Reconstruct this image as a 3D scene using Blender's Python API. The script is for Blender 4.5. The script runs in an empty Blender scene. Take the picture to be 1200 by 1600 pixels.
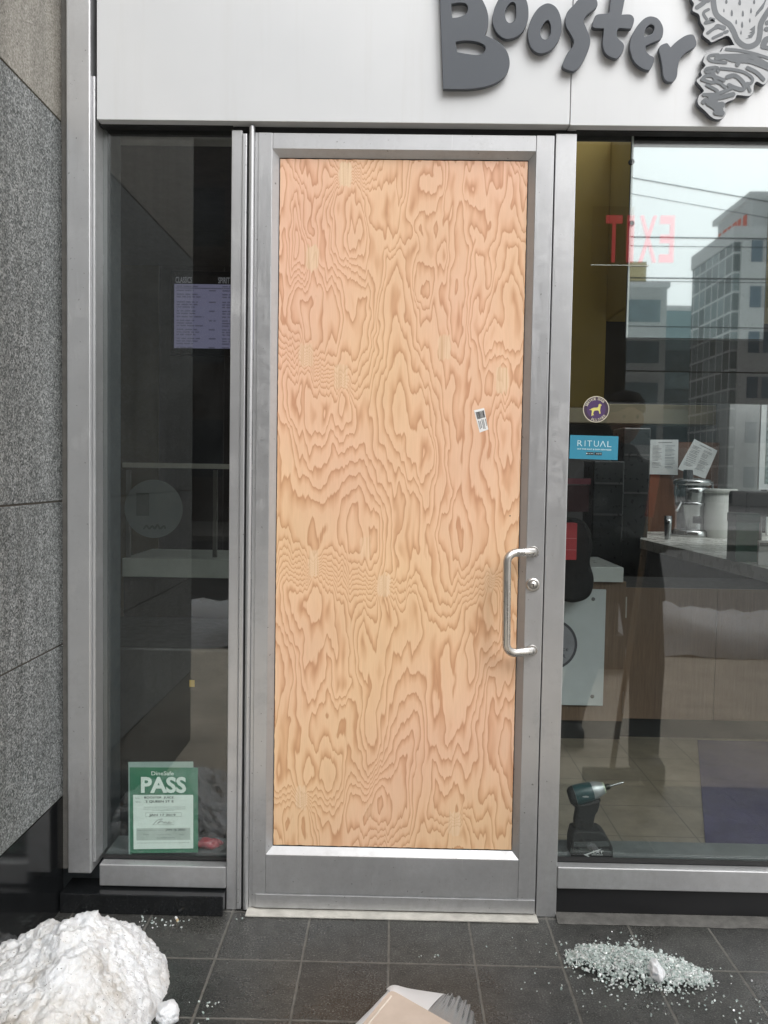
import bpy, bmesh, math, random
import numpy as np
from mathutils import Vector, Matrix, noise as mn
random.seed(7); rng = np.random.default_rng(7)
S = bpy.context.scene
COL = S.collection
R_ = math.radians

# ------------------------------------------------------------------ camera
F_, D_, H_ = 1290.0, 2.58, 1.41          # focal length (photo px), distance to facade, eye height
def axes(pitch, yaw, roll):
    cy, sy, cp, sp = math.cos(yaw), math.sin(yaw), math.cos(pitch), math.sin(pitch)
    fw = Vector((-sy*cp, cy*cp, -sp)); r = Vector((cy, sy, 0)); u = r.cross(fw)
    c, s = math.cos(roll), math.sin(roll)
    return c*r + s*u, -s*r + c*u, fw
CX, CU, CF = axes(R_(2.75), R_(.75), R_(.93))
CAM = Vector((0, -D_, H_))
cd = bpy.data.cameras.new('camera'); cam = bpy.data.objects.new('camera', cd); COL.objects.link(cam)
M = Matrix((CX, CU, -CF)).transposed().to_4x4(); M.translation = CAM
cam.matrix_world = M
cd.sensor_fit = 'VERTICAL'; cd.sensor_height = 24; cd.lens = 24*F_/1600
cd.clip_start = .05; cd.clip_end = 3000
S.camera = cam

def at(px, py, y=0.0):
    """measure: the world point at depth y that the photo shows at (px, py)"""
    d = CX*((px-600)/F_) - CU*((py-800)/F_) + CF
    return CAM + d*((y-CAM.y)/d.y)
def on(px, py, z=0.0):
    d = CX*((px-600)/F_) - CU*((py-800)/F_) + CF
    return CAM + d*((z-CAM.z)/d.z)

# ------------------------------------------------------------------ materials
MATS = {}
class NT:
    def __init__(s, name):
        s.m = bpy.data.materials.new(name); s.m.use_nodes = True
        s.t = s.m.node_tree; s.t.nodes.clear()
        s.out = s.t.nodes.new('ShaderNodeOutputMaterial')
    def n(s, typ, ins=None, **kw):
        nd = s.t.nodes.new('ShaderNode'+typ)
        for k, v in kw.items(): setattr(nd, k, v)
        for k, v in (ins or {}).items(): s.set(nd.inputs[k], v)
        return nd
    def set(s, sock, v):
        if isinstance(v, bpy.types.NodeSocket): s.t.links.new(v, sock)
        else:
            if isinstance(v, (tuple, list)) and len(v) == 3 and sock.type == 'RGBA': v = (*v, 1)
            sock.default_value = v
    def math(s, op, a, b=0.0, c=0.0):
        nd = s.n('Math', operation=op); s.set(nd.inputs[0], a); s.set(nd.inputs[1], b); s.set(nd.inputs[2], c)
        return nd.outputs[0]
    def mix(s, f, a, b, blend='MIX'):
        nd = s.n('Mix', data_type='RGBA', blend_type=blend)
        s.set(nd.inputs[0], f); s.set(nd.inputs[6], a); s.set(nd.inputs[7], b); return nd.outputs[2]
    def ramp(s, f, stops, interp='LINEAR'):
        nd = s.n('ValToRGB'); cr = nd.color_ramp; cr.interpolation = interp
        while len(cr.elements) < len(stops): cr.elements.new(.5)
        for e, (p, c) in zip(cr.elements, stops):
            e.position = p; e.color = (*c, 1) if len(c) == 3 else c
        s.set(nd.inputs[0], f); return nd.outputs[0]
    def coord(s, scale=(1,1,1), out='Object'):
        tc = s.n('TexCoord'); mp = s.n('Mapping', {'Vector': tc.outputs[out], 'Scale': scale}); return mp.outputs[0]
    def noise(s, vec, scale, detail=3, rough=.5, out='Fac'):
        return s.n('TexNoise', {'Vector': vec, 'Scale': scale, 'Detail': detail, 'Roughness': rough}).outputs[out]
    def bump(s, h, strength=.3, dist=.01):
        return s.n('Bump', {'Height': h, 'Strength': strength, 'Distance': dist}).outputs[0]
    def pbr(s, color, rough=.5, metal=0, normal=None, **kw):
        ins = {'Base Color': color, 'Roughness': rough, 'Metallic': metal}
        ins.update(kw)
        if normal is not None: ins['Normal'] = normal
        b = s.n('BsdfPrincipled', ins); s.t.links.new(b.outputs[0], s.out.inputs[0]); return b

def plain(name, col, rough=.5, metal=0, vary=.12, scale=9, bump=0, **kw):
    """one colour with soft procedural wear"""
    if name in MATS: return MATS[name]
    t = NT(name); v = t.coord()
    a = t.noise(v, scale, 5, .6)
    lo = tuple(c*(1-vary) for c in col); hi = tuple(min(1, c*(1+vary)) for c in col)
    c = t.ramp(a, [(.3, lo), (.7, hi)])
    r = t.math('MULTIPLY_ADD', t.noise(v, scale*3, 3), .25, rough-.12)
    nrm = t.bump(t.noise(v, scale*12, 3), bump, .004) if bump else None
    t.pbr(c, r, metal, nrm, **kw); MATS[name] = t.m; return t.m

def mat_alu(name, col, dirt=.0, rough=.36, metal=.8):
    t = NT(name); v = t.coord((1, 1, .06)); v2 = t.coord()
    brush = t.noise(v, 160, 3)
    blot = t.noise(v2, 5, 5, .6)
    sp = t.noise(v2, 90, 2)
    c = t.ramp(blot, [(.25, tuple(x*.92 for x in col)), (.75, tuple(min(1, x*1.05) for x in col))])
    dots = t.math('GREATER_THAN', sp, .735)
    c = t.mix(t.math('MULTIPLY', dots, .55), c, (.05, .05, .045))
    scr = t.math('GREATER_THAN', t.noise(t.n('Mapping', {'Vector': v2, 'Scale': (260, 260, 5), 'Rotation': (0, .25, 0)}).outputs[0], 1.0, 2), .735)
    c = t.mix(t.math('MULTIPLY', scr, .30), c, (.78, .78, .77))
    smd = t.n('MapRange', {'Value': t.noise(v2, 9, 6, .75), 'From Min': .5, 'From Max': .72, 'To Min': 0, 'To Max': .28}).outputs[0]
    c = t.mix(smd, c, (.33, .33, .32))
    # grime toward the ground
    z = t.n('SeparateXYZ', {'Vector': t.n('TexCoord').outputs['Object']}).outputs[2]
    g = t.n('MapRange', {'Value': z, 'From Min': .45, 'From Max': 0.0, 'To Min': 0.0, 'To Max': 1.0}).outputs[0]
    gr = t.math('MULTIPLY', g, t.math('MULTIPLY_ADD', t.noise(v2, 26, 5, .7), 1.6, -.45))
    gr = t.n('Clamp', {'Value': gr}).outputs[0]
    c = t.mix(t.math('MULTIPLY', gr, .45), c, (.20, .195, .18))
    r = t.math('ADD', t.math('ADD', t.math('MULTIPLY_ADD', brush, .16, rough-.08), t.math('MULTIPLY', gr, .2)), t.math('MULTIPLY', smd, .6))
    t.pbr(c, r, metal, t.bump(brush, .04, .002)); return t.m

def mat_fascia():
    t = NT('white_panel'); v = t.coord((1, 1, .05)); v2 = t.coord()
    streak = t.noise(v, 22, 4, .6); blot = t.noise(v2, 1.6, 4)
    c = t.ramp(blot, [(.3, (.62, .635, .65)), (.7, (.70, .71, .72))])
    c = t.mix(t.n('MapRange', {'Value': streak, 'From Min': .56, 'From Max': .74, 'To Min': 0, 'To Max': .16}).outputs[0], c, (.52, .51, .48))
    t.pbr(c, .33, .08, t.bump(t.noise(v2, 2.2, 2), .08, .02)); return t.m

def mat_granite(name, warm=False, dark=False):
    t = NT(name); v = t.coord()
    a = t.noise(v, 165, 5, .78); b = t.n('TexVoronoi', {'Vector': v, 'Scale': 230}).outputs['Color']
    bw = t.n('RGBToBW', {'Color': b}).outputs[0]
    f = t.math('ADD', t.math('MULTIPLY', a, .62), t.math('MULTIPLY', bw, .38))
    if dark: st = [(.3, (.009, .010, .011)), (.6, (.013, .014, .015)), (.78, (.028, .028, .028))]
    elif warm: st = [(.30, (.15, .138, .118)), (.43, (.28, .262, .228)), (.57, (.38, .36, .32)), (.70, (.52, .50, .46))]
    else: st = [(.33, (.034, .039, .039)), (.45, (.135, .147, .147)), (.55, (.265, .280, .280)), (.67, (.52, .53, .53))]
    c = t.ramp(f, st)
    big = t.noise(v, 2.2, 4, .6)
    c = t.mix(.8, c, t.ramp(big, [(.3, (.72, .73, .74)), (.7, (1.0, 1.0, 1.0))]), 'MULTIPLY')
    stv = t.noise(t.coord((1, 1, .06)), 14, 4, .6); c = t.mix(1.0, c, t.ramp(stv, [(.36, (.78, .78, .77)), (.6, (1.04, 1.04, 1.04))]), 'MULTIPLY')
    t.pbr(c, .12 if dark else .55, 0, None if dark else t.bump(a, .12, .002)); return t.m

def mat_paving():
    t = NT('slate_paving'); tc = t.n('TexCoord').outputs['Object']
    x, y, z = t.n('SeparateXYZ', {'Vector': tc}).outputs
    wob = t.math('MULTIPLY_ADD', t.noise(tc, 30, 3), .004, -.002)
    u = t.math('DIVIDE', t.math('ADD', t.math('ADD', x, -.004), wob), .25)
    w = t.math('DIVIDE', t.math('ADD', t.math('ADD', y, .27), wob), .257)
    def line(q):
        fr = t.math('FRACT', t.math('ADD', q, .5)); return t.math('ABSOLUTE', t.math('SUBTRACT', fr, .5))
    d = t.math('MINIMUM', line(u), line(w))
    grout = t.n('MapRange', {'Value': d, 'From Min': .010, 'From Max': .018, 'To Min': 1, 'To Max': 0}).outputs[0]
    cell = t.n('CombineXYZ', {'X': t.math('FLOOR', u), 'Y': t.math('FLOOR', w)}).outputs[0]
    rnd = t.n('TexWhiteNoise', {'Vector': cell}).outputs[0]
    sp = t.noise(tc, 190, 5, .8); md = t.noise(tc, 26, 6, .72); lg = t.noise(tc, 3.0, 4, .6)
    c = t.ramp(sp, [(.34, (.011, .011, .010)), (.47, (.031, .032, .031)), (.57, (.063, .064, .062)), (.70, (.27, .27, .26))])
    c = t.mix(1.0, c, t.ramp(md, [(.3, (.62, .62, .60)), (.7, (1.35, 1.33, 1.28))]), 'MULTIPLY')
    c = t.mix(1.0, c, t.ramp(rnd, [(0, (.85, .85, .87)), (1, (1.15, 1.14, 1.1))]), 'MULTIPLY')
    salt = t.n('MapRange', {'Value': t.noise(tc, 9, 6, .75), 'From Min': .52, 'From Max': .78, 'To Min': 0, 'To Max': .20}).outputs[0]
    c = t.mix(salt, c, (.20, .195, .18))
    ds = t.n('VectorMath', {0: tc, 1: (-.82, -.62, 0)}, operation='DISTANCE').outputs['Value']
    ds = t.math('MULTIPLY_ADD', t.noise(tc, 8, 4), .25, ds)
    wetm = t.n('MapRange', {'Value': ds, 'From Min': .46, 'From Max': .62, 'To Min': 1, 'To Max': 0}).outputs[0]
    c = t.mix(t.math('MULTIPLY', wetm, .55), c, (.010, .010, .0095))
    gcol = t.ramp(md, [(.3, (.070, .067, .060)), (.7, (.155, .149, .134))])
    c = t.mix(grout, c, gcol)
    wet = t.n('MapRange', {'Value': lg, 'From Min': .42, 'From Max': .62, 'To Min': .20, 'To Max': .52}).outputs[0]
    r = t.math('ADD', wet, t.math('MULTIPLY', grout, .2))
    r = t.math('MULTIPLY', r, t.math('MULTIPLY_ADD', wetm, -.55, 1.0))
    h = t.math('SUBTRACT', t.math('MULTIPLY', sp, .35), t.math('MULTIPLY', grout, .8))
    h = t.math('ADD', h, t.math('MULTIPLY', md, .3))
    t.pbr(c, r, 0, t.bump(h, .55, .004)); return t.m

def mat_glass(name, f0=.06, tint=(.93, .955, .95)):
    t = NT(name)
    lw = t.n('LayerWeight', {'Blend': .5}).outputs['Facing']
    fr = t.math('MULTIPLY_ADD', t.math('POWER', lw, 5.0), 1-f0, f0)
    tr = t.n('BsdfTransparent', {'Color': tint}); gl = t.n('BsdfGlossy', {'Roughness': .008, 'Color': (1, 1, 1)})
    # thin film of street grime that scatters a little light
    v = t.coord()
    g = t.n('MapRange', {'Value': t.noise(v, 5, 6, .7), 'From Min': .45, 'From Max': .85, 'To Min': .001, 'To Max': .013}).outputs[0]
    spk = t.n('TexVoronoi', {'Vector': v, 'Scale': 42, 'Randomness': 1.0}, feature='F1').outputs['Distance']
    ss = t.math('MULTIPLY', t.math('LESS_THAN', spk, .055), t.math('GREATER_THAN', t.noise(v, 13, 2), .56))
    g = t.math('MAXIMUM', g, t.math('MULTIPLY', ss, .30))
    df = t.n('BsdfDiffuse', {'Color': (.62, .66, .66)})
    m0 = t.n('MixShader', {0: g, 1: tr.outputs[0], 2: df.outputs[0]})
    m1 = t.n('MixShader', {0: fr, 1: m0.outputs[0], 2: gl.outputs[0]})
    t.t.links.new(m1.outputs[0], t.out.inputs[0]); return t.m

def mat_emit(name, col, strength, diff=(.1, .1, .1)):
    t = NT(name); t.pbr(diff, .4, 0, **{'Emission Color': (*col, 1), 'Emission Strength': strength}); return t.m

def mat_snow(dirty=1.0):
    t = NT('dirty_snow' if dirty > .5 else 'clean_snow'); v = t.coord()
    a = t.noise(v, 7, 6, .65); b = t.noise(v, 60, 5, .7); c2 = t.noise(v, 210, 2)
    pt = t.n('Attribute', attribute_name='grime').outputs['Fac'] if dirty > .5 else 0.0
    f = t.math('MULTIPLY', t.math('ADD', a, pt), dirty)
    c = t.ramp(f, [(.46, (.76, .775, .795)), (.64, (.70, .70, .695)), (.80, (.54, .51, .47)), (1.0, (.34, .31, .27))])
    gritf = t.math('MULTIPLY', t.math('GREATER_THAN', c2, .69), t.math('GREATER_THAN', t.noise(v, 17, 3), .46))
    c = t.mix(t.math('MULTIPLY', gritf, .85*dirty), c, (.05, .045, .04))
    h = t.math('ADD', t.math('MULTIPLY', b, .7), t.math('MULTIPLY', c2, .2))
    t.pbr(c, .42, 0, t.bump(h, .8, .012), **{'Subsurface Weight': .12, 'Subsurface Radius': (.02, .025, .03), 'Subsurface Scale': .5, 'Specular IOR Level': .45})
    return t.m

def mat_wood(name, c0, c1, axis='Z', scale=40, rough=.5):
    if name in MATS: return MATS[name]
    t = NT(name); sc = {'Z': (1, 1, .04), 'X': (.04, 1, 1)}[axis]
    v = t.coord(sc); a = t.noise(v, scale, 5, .65); b = t.noise(v, scale*4, 2)
    f = t.math('ADD', t.math('MULTIPLY', a, .7), t.math('MULTIPLY', b, .3))
    t.pbr(t.ramp(f, [(.33, c0), (.67, c1)]), rough, 0, t.bump(f, .1, .002)); MATS[name] = t.m; return t.m

def mat_plywood():
    t = NT('fir_plywood'); tc = t.n('TexCoord').outputs['Object']
    h = t.n('Attribute', attribute_name='ring').outputs['Fac']
    pm = t.n('Attribute', attribute_name='plug').outputs['Fac']
    hue = t.n('Attribute', attribute_name='hue').outputs['Fac']
    fine = t.noise(t.n('Mapping', {'Vector': tc, 'Scale': (1, 1, .035)}).outputs[0], 420, 3, .6)
    hh = t.math('ADD', h, t.math('MULTIPLY_ADD', fine, .10, -.05))
    fr = t.math('FRACT', hh)
    c = t.ramp(fr, [(0.0, (.74, .50, .335)), (.05, (.800, .575, .400)), (.50, (.785, .550, .375)), (.66, (.735, .485, .318)), (.82, (.670, .415, .260)), (.95, (.575, .325, .188)), (.985, (.635, .388, .240)), (1.0, (.74, .50, .335))])
    pink = t.mix(1.0, c, (1.03, .945, 1.0), 'MULTIPLY'); yel = t.mix(1.0, c, (1.0, .995, .885), 'MULTIPLY')
    c = t.mix(hue, yel, pink)
    lines = t.noise(t.n('Mapping', {'Vector': tc, 'Scale': (1, 1, .02)}).outputs[0], 260, 2)
    c = t.mix(1.0, c, t.ramp(fine, [(.3, (.955, .95, .94)), (.7, (1.03, 1.03, 1.03))]), 'MULTIPLY')
    pc = t.ramp(lines, [(.34, (.66, .46, .28)), (.5, (.80, .62, .42)), (.7, (.84, .68, .49))])
    c = t.mix(t.math('MULTIPLY', pm, .9), c, pc)
    sc = t.noise(tc, 3.1, 4); c = t.mix(1.0, c, t.ramp(sc, [(.3, (.95, .94, .93)), (.7, (1.03, 1.03, 1.03))]), 'MULTIPLY')
    c = t.mix(1.0, c, (.99, .95, .935), 'MULTIPLY')
    t.pbr(c, .58, 0, t.bump(t.math('ADD', fine, t.math('MULTIPLY', pm, .4)), .10, .002)); return t.m

def mat_floor_in():
    t = NT('cafe_floor_tile'); tc = t.n('TexCoord').outputs['Object']
    mp = t.n('Mapping', {'Vector': tc, 'Rotation': (0, 0, 0)}).outputs[0]
    x, y, z = t.n('SeparateXYZ', {'Vector': mp}).outputs
    def line(q):
        return t.math('ABSOLUTE', t.math('SUBTRACT', t.math('FRACT', t.math('DIVIDE', q, .30)), .5))
    d = t.math('MAXIMUM', line(x), line(y))
    g = t.n('MapRange', {'Value': d, 'From Min': .486, 'From Max': .494, 'To Min': 0, 'To Max': 1}).outputs[0]
    md = t.noise(tc, 7, 6, .65)
    c = t.ramp(md, [(.3, (.125, .105, .078)), (.7, (.215, .185, .14))])
    c = t.mix(g, c, (.085, .073, .056))
    t.pbr(c, .38, 0, t.bump(md, .05, .003)); return t.m

def mat_curtain(name, glassc, bar, sx, sz, wx=.12, wz=.16, rough=.15):
    """facade grid drawn in the wall's own metres"""
    t = NT(name); tc = t.n('TexCoord').outputs['Object']
    x, y, z = t.n('SeparateXYZ', {'Vector': tc}).outputs
    h = t.math('ADD', x, y)
    lx = t.math('LESS_THAN', t.math('FRACT', t.math('DIVIDE', h, sx)), wx)
    lz = t.math('LESS_THAN', t.math('FRACT', t.math('DIVIDE', z, sz)), wz)
    m = t.math('MAXIMUM', lx, lz)
    cell = t.n('CombineXYZ', {'X': t.math('FLOOR', t.math('DIVIDE', h, sx)), 'Y': t.math('FLOOR', t.math('DIVIDE', z, sz))}).outputs[0]
    rnd = t.n('TexWhiteNoise', {'Vector': cell}).outputs[0]
    gc = t.ramp(rnd, [(0, tuple(c*.6 for c in glassc)), (1, tuple(c*1.4 for c in glassc))])
    t.pbr(t.mix(m, gc, bar), t.math('MULTIPLY_ADD', m, .5, rough)); return t.m

ALU = mat_alu('anodised_aluminium', (.60, .605, .615))
ALU2 = mat_alu('door_aluminium', (.57, .575, .585))
ALUD = plain('shaded_bead_metal', (.30, .30, .295), .45, .3)
STEEL = mat_alu('brushed_steel', (.62, .60, .57), rough=.28, metal=1.0)
GRAN = mat_granite('grey_granite'); GRANW = mat_granite('beige_granite', warm=True); GRAND = mat_granite('black_granite', dark=True)
FASC = mat_fascia()
LETT = plain('charcoal_letter_paint', (.074, .084, .100), .42, .03, .07, 3)
EMB_L = plain('light_grey_emblem', (.40, .41, .42), .4, .1, .05)
EMB_D = plain('dark_grey_emblem', (.105, .116, .127), .42, .05, .06)
GLASS = mat_glass('window_glass')
BLACKR = plain('black_rubber', (.012, .012, .012), .6)
SEAL = plain('grey_sealant', (.13, .125, .115), .7, 0, .2, 20, .3)
CONC = plain('mortar_grey', (.10, .097, .09), .8, 0, .3, 30, .5)
CREAM = plain('cream_threshold', (.50, .485, .44), .5, .0, .18, 22, .2)

# ------------------------------------------------------------------ geometry helpers
class MB:
    def __init__(s): s.v = []; s.f = []; s.sm = []
    def add(s, vs, fs, smooth=False):
        o = len(s.v); s.v += [Vector(p) for p in vs]
        s.f += [tuple(i+o for i in f) for f in fs]; s.sm += [smooth]*len(fs); return s
    def bm(s, b, smooth=False):
        b.verts.index_update(); s.add([v.co.copy() for v in b.verts], [[v.index for v in f.verts] for f in b.faces], smooth); b.free(); return s
    def box(s, x0, x1, y0, y1, z0, z1, bev=0.0):
        b = bmesh.new(); bmesh.ops.create_cube(b, size=1)
        for v in b.verts: v.co = Vector(((x0+x1)/2+v.co.x*(x1-x0), (y0+y1)/2+v.co.y*(y1-y0), (z0+z1)/2+v.co.z*(z1-z0)))
        if bev: bmesh.ops.bevel(b, geom=b.edges[:], offset=bev, segments=2, affect='EDGES', profile=.5)
        return s.bm(b)
    def tube(s, path, r, n=12, cap=True, smooth=True):
        path = [Vector(p) for p in path]; rs = r if isinstance(r, (list, tuple)) else [r]*len(path)
        rings = []; up = None
        for i, p in enumerate(path):
            t = (path[min(i+1, len(path)-1)]-path[max(i-1, 0)]).normalized()
            if up is None: up = Vector((0, 0, 1)) if abs(t.z) < .9 else Vector((0, 1, 0))
            a = t.cross(up).normalized(); b = a.cross(t).normalized(); up = b
            rings.append([p+rs[i]*(math.cos(2*math.pi*k/n)*a+math.sin(2*math.pi*k/n)*b) for k in range(n)])
        vs = [q for rg in rings for q in rg]
        fs = [(i*n+k, i*n+(k+1) % n, (i+1)*n+(k+1) % n, (i+1)*n+k) for i in range(len(path)-1) for k in range(n)]
        s.add(vs, fs, smooth)
        if cap: s.add(rings[0], [tuple(range(n))]); s.add(rings[-1], [tuple(range(n))])
        return s
    def lathe(s, c, prof, axis=(0, 0, 1), n=32):
        ax = Vector(axis).normalized(); a = ax.orthogonal().normalized(); b = ax.cross(a); c = Vector(c)
        vs = []; fs = []
        for (r, h) in prof:
            for k in range(n): vs.append(c+ax*h+r*(math.cos(2*math.pi*k/n)*a+math.sin(2*math.pi*k/n)*b))
        for i in range(len(prof)-1):
            for k in range(n): fs.append((i*n+k, i*n+(k+1) % n, (i+1)*n+(k+1) % n, (i+1)*n+k))
        s.add(vs, fs, True)
        if prof[0][0] > 1e-4: s.add(vs[:n], [tuple(range(n))])
        if prof[-1][0] > 1e-4: s.add(vs[-n:], [tuple(range(n))])
        return s
    def curve2d(s, loops, y, depth, bev=0.0):
        """filled outline(s) in x,z extruded in y; inner loops become holes"""
        cu = bpy.data.curves.new('tmp', 'CURVE'); cu.dimensions = '2D'; cu.fill_mode = 'BOTH' if depth else 'FRONT'
        cu.extrude = max(0, depth/2-bev); cu.bevel_depth = bev; cu.bevel_resolution = 1
        for lp in loops:
            sp = cu.splines.new('POLY'); sp.points.add(len(lp)-1); sp.use_cyclic_u = True
            for p, q in zip(sp.points, lp): p.co = (q[0], q[1], 0, 1)
        return s._cv(cu, lambda v: Vector((v.x, y-v.z, v.y)))
    def _cv(s, cu, fn):
        ob = bpy.data.objects.new('tmp', cu); me = ob.to_mesh()
        s.add([fn(v.co) for v in me.vertices], [tuple(p.vertices) for p in me.polygons])
        ob.to_mesh_clear(); bpy.data.objects.remove(ob); bpy.data.curves.remove(cu); return s
    def text(s, st, x0, x1, z0, z1, y, bold=0.0, mirror=False, depth=0.0, rot=0.0, fn=None):
        cu = bpy.data.curves.new('tmp', 'FONT'); cu.body = st; cu.offset = bold; cu.extrude = depth/2; cu.resolution_u = 3
        ob = bpy.data.objects.new('tmp', cu); me = ob.to_mesh()
        vs = [v.co.copy() for v in me.vertices]; fs = [tuple(p.vertices) for p in me.polygons]
        ob.to_mesh_clear(); bpy.data.objects.remove(ob); bpy.data.curves.remove(cu)
        if not vs: return s
        ax = min(v.x for v in vs); bx = max(v.x for v in vs); az = min(v.y for v in vs); bz = max(v.y for v in vs)
        if x1 is None: x1 = x0+(bx-ax)*(z1-z0)/max(1e-6, bz-az)
        o = []; cx, cz = (x0+x1)/2, (z0+z1)/2; cr, sr = math.cos(rot), math.sin(rot)
        for v in vs:
            fx = (v.x-ax)/max(1e-6, bx-ax); fx = 1-fx if mirror else fx
            X = x0+fx*(x1-x0)-cx; Z = z0+(v.y-az)/max(1e-6, bz-az)*(z1-z0)-cz
            q = Vector((cx+X*cr-Z*sr, y-v.z, cz+X*sr+Z*cr)); o.append(fn(q) if fn else q)
        return s.add(o, fs)
    def ribbon(s, pts, w, y, depth=.002):
        """painted stroke with round ends, in the x,z plane"""
        pts = cat([tuple(p) for p in pts], 5, closed=False) if len(pts) > 2 else pts
        L = []; Rr = []; n = len(pts)
        for i, p in enumerate(pts):
            a = Vector(pts[max(0, i-1)]); b = Vector(pts[min(n-1, i+1)]); t = (b-a)
            t = t.normalized() if t.length > 1e-9 else Vector((1, 0)); nn = Vector((-t.y, t.x))*w/2
            L.append(Vector(p)+nn); Rr.append(Vector(p)-nn)
        vs = [Vector((q.x, y, q.y)) for q in L+Rr]
        s.add(vs, [(i, i+1, n+i+1, n+i) for i in range(n-1)])
        for p in (pts[0], pts[-1]):
            s.add([Vector((p[0]+w/2*math.cos(k*math.pi/6), y+1e-5, p[1]+w/2*math.sin(k*math.pi/6))) for k in range(12)], [tuple(range(12))])
        return s
    def build(s, name, mat, parent=None, kind=None, **tags):
        me = bpy.data.meshes.new(name)
        off = parent.matrix_world.translation if parent else Vector()
        pp = parent
        if parent is not None:
            off = Vector(parent['_o']) if '_o' in parent.keys() else Vector()
        me.from_pydata([v-off for v in s.v], [], s.f)
        me.polygons.foreach_set('use_smooth', s.sm)
        me.materials.append(mat); me.update()
        o = bpy.data.objects.new(name, me); COL.objects.link(o)
        if parent is not None:
            o.parent = parent; o['_o'] = tuple(off)
        for k, v in tags.items(): o[k] = v
        if kind: o['kind'] = kind
        return o

def cat(p, n=6, closed=True):
    """Catmull-Rom through the points"""
    o = []; N = len(p); rg = range(N) if closed else range(N-1)
    for i in rg:
        if closed: a, b, c, d = p[(i-1) % N], p[i], p[(i+1) % N], p[(i+2) % N]
        else: a, b, c, d = p[max(i-1, 0)], p[i], p[i+1], p[min(i+2, N-1)]
        if b == c: continue
        for k in range(n):
            t = k/n; o.append(tuple(.5*(2*b[j]+(c[j]-a[j])*t+(2*a[j]-5*b[j]+4*c[j]-d[j])*t*t+(3*b[j]-a[j]-3*c[j]+d[j])*t**3) for j in (0, 1)))
    if not closed: o.append(tuple(p[-1]))
    return o

def thing(name, label, cat_, loc=(0, 0, 0), group=None):
    o = bpy.data.objects.new(name, None); COL.objects.link(o); o.location = loc; o.empty_display_size = .1
    o['label'] = label; o['category'] = cat_; o['_o'] = tuple(loc)
    if group: o['group'] = group
    return o
def tag(o, label, cat_, group=None, kind=None):
    o['label'] = label; o['category'] = cat_
    if group: o['group'] = group
    if kind: o['kind'] = kind
    return o
def boxo(name, mat, parent, *a, bev=0.0, **k): return MB().box(*a, bev=bev).build(name, mat, parent, **k)

# ------------------------------------------------------------------ ground and street
boxo('pavement', mat_paving(), None, -30, 30, -1.05, .045, -.2, 0, kind='structure')
boxo('sidewalk', plain('salted_concrete', (.60, .53, .43), .75, 0, .25, 3, .3), None, -30, 30, -4.4, -1.052, -.2, -.001, kind='structure')
boxo('kerb', plain('kerb_concrete', (.30, .29, .27), .8, 0, .2, 6, .3), None, -30, 30, -4.56, -4.402, -.3, .003, bev=.01, kind='structure')
boxo('road', plain('wet_asphalt', (.05, .05, .05), .45, 0, .3, 4, .3), None, -200, 200, -15, -4.562, -.4, -.14, kind='structure')
boxo('far_pavement', plain('far_concrete', (.24, .23, .21), .8, 0, .2, 3), None, -200, 200, -20, -15.002, -.4, -.02, kind='structure')
boxo('ground', plain('bounce_ground', (.66, .66, .66), .9, 0, .15, .3), None, -900, 900, -900, 900, -1.2, -.41, kind='structure')  # pale tone given to the ground to bounce light onto the tower

# ------------------------------------------------------------------ granite return wall
gw = thing('granite_wall', 'grey speckled granite wall with dark polished base along the left edge', 'wall', (-1.04, 0, 0))
zj = [at(103, 192, 0).z, at(103, 783, 0).z, at(103, 1006, 0).z, at(103, 1243, 0).z]
GX = -1.043
for z0, z1, m, lab in ((zj[0]+.003, 3.6, GRANW, 'beige upper granite slab'), (zj[1]+.003, zj[0]-.003, GRAN, None), (zj[2]+.003, zj[1]-.003, GRAN, None), (zj[3]+.004, zj[2]-.003, GRAN, None)):
    o = boxo('slab', m, gw, GX-.03, GX, -1.55, -.004, z0, z1, bev=.0015)
    if lab: o['label'] = lab
boxo('wall_core', plain('joint_mortar', (.05, .045, .04), .9), gw, GX-.33, GX-.031, -1.548, -.005, 0, 3.6)
boxo('joint_fill', plain('joint_mortar2', (.10, .092, .08), .9), gw, GX-.030, GX-.004, -1.546, -.006, zj[3], 3.58)
boxo('base_slab', GRAND, gw, GX-.03, GX-.001, -1.551, -.003, 0, zj[3]-.001, bev=.001)
boxo('sealant_strip', SEAL, gw, GX-.02, GX+.018, -.0035, .02, .1245, 3.6)

# ------------------------------------------------------------------ corner post
cp = thing('corner_post', 'tall plain silver aluminium post between granite wall and narrow left window', 'post', (-.98, 0, .13))
boxo('post', ALU, cp, -1.017, -.943, -.036, .09, .125, 3.6, bev=.004)
boxo('edge_trim', ALU, cp, -.9428, -.934, -.020, .09, .155, 2.60, bev=.002)
# ------------------------------------------------------------------ left window
lw = thing('shop_window', 'narrow tall left window with dark glass and silver sill', 'window', (-.73, .04, 0))
boxo('pane', GLASS, lw, -.933, -.512, .045, .051, .143, 2.475)
boxo('gasket', BLACKR, lw, -.930, -.519, .036, .0445, .1425, .152)
boxo('sill', ALU, lw, -.928, -.5215, -.004, .036, .070, .1405, bev=.003)
boxo('head_shade_strip', plain('shade_black', (.012, .012, .012), .6), lw, -.933, -.519, .012, .044, 2.466, 2.475)  # near-black strip, colour stands for the shade under the fascia
boxo('plinth', GRAND, lw, -1.04, -.5215, -.045, .06, 0, .064, bev=.003)
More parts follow.
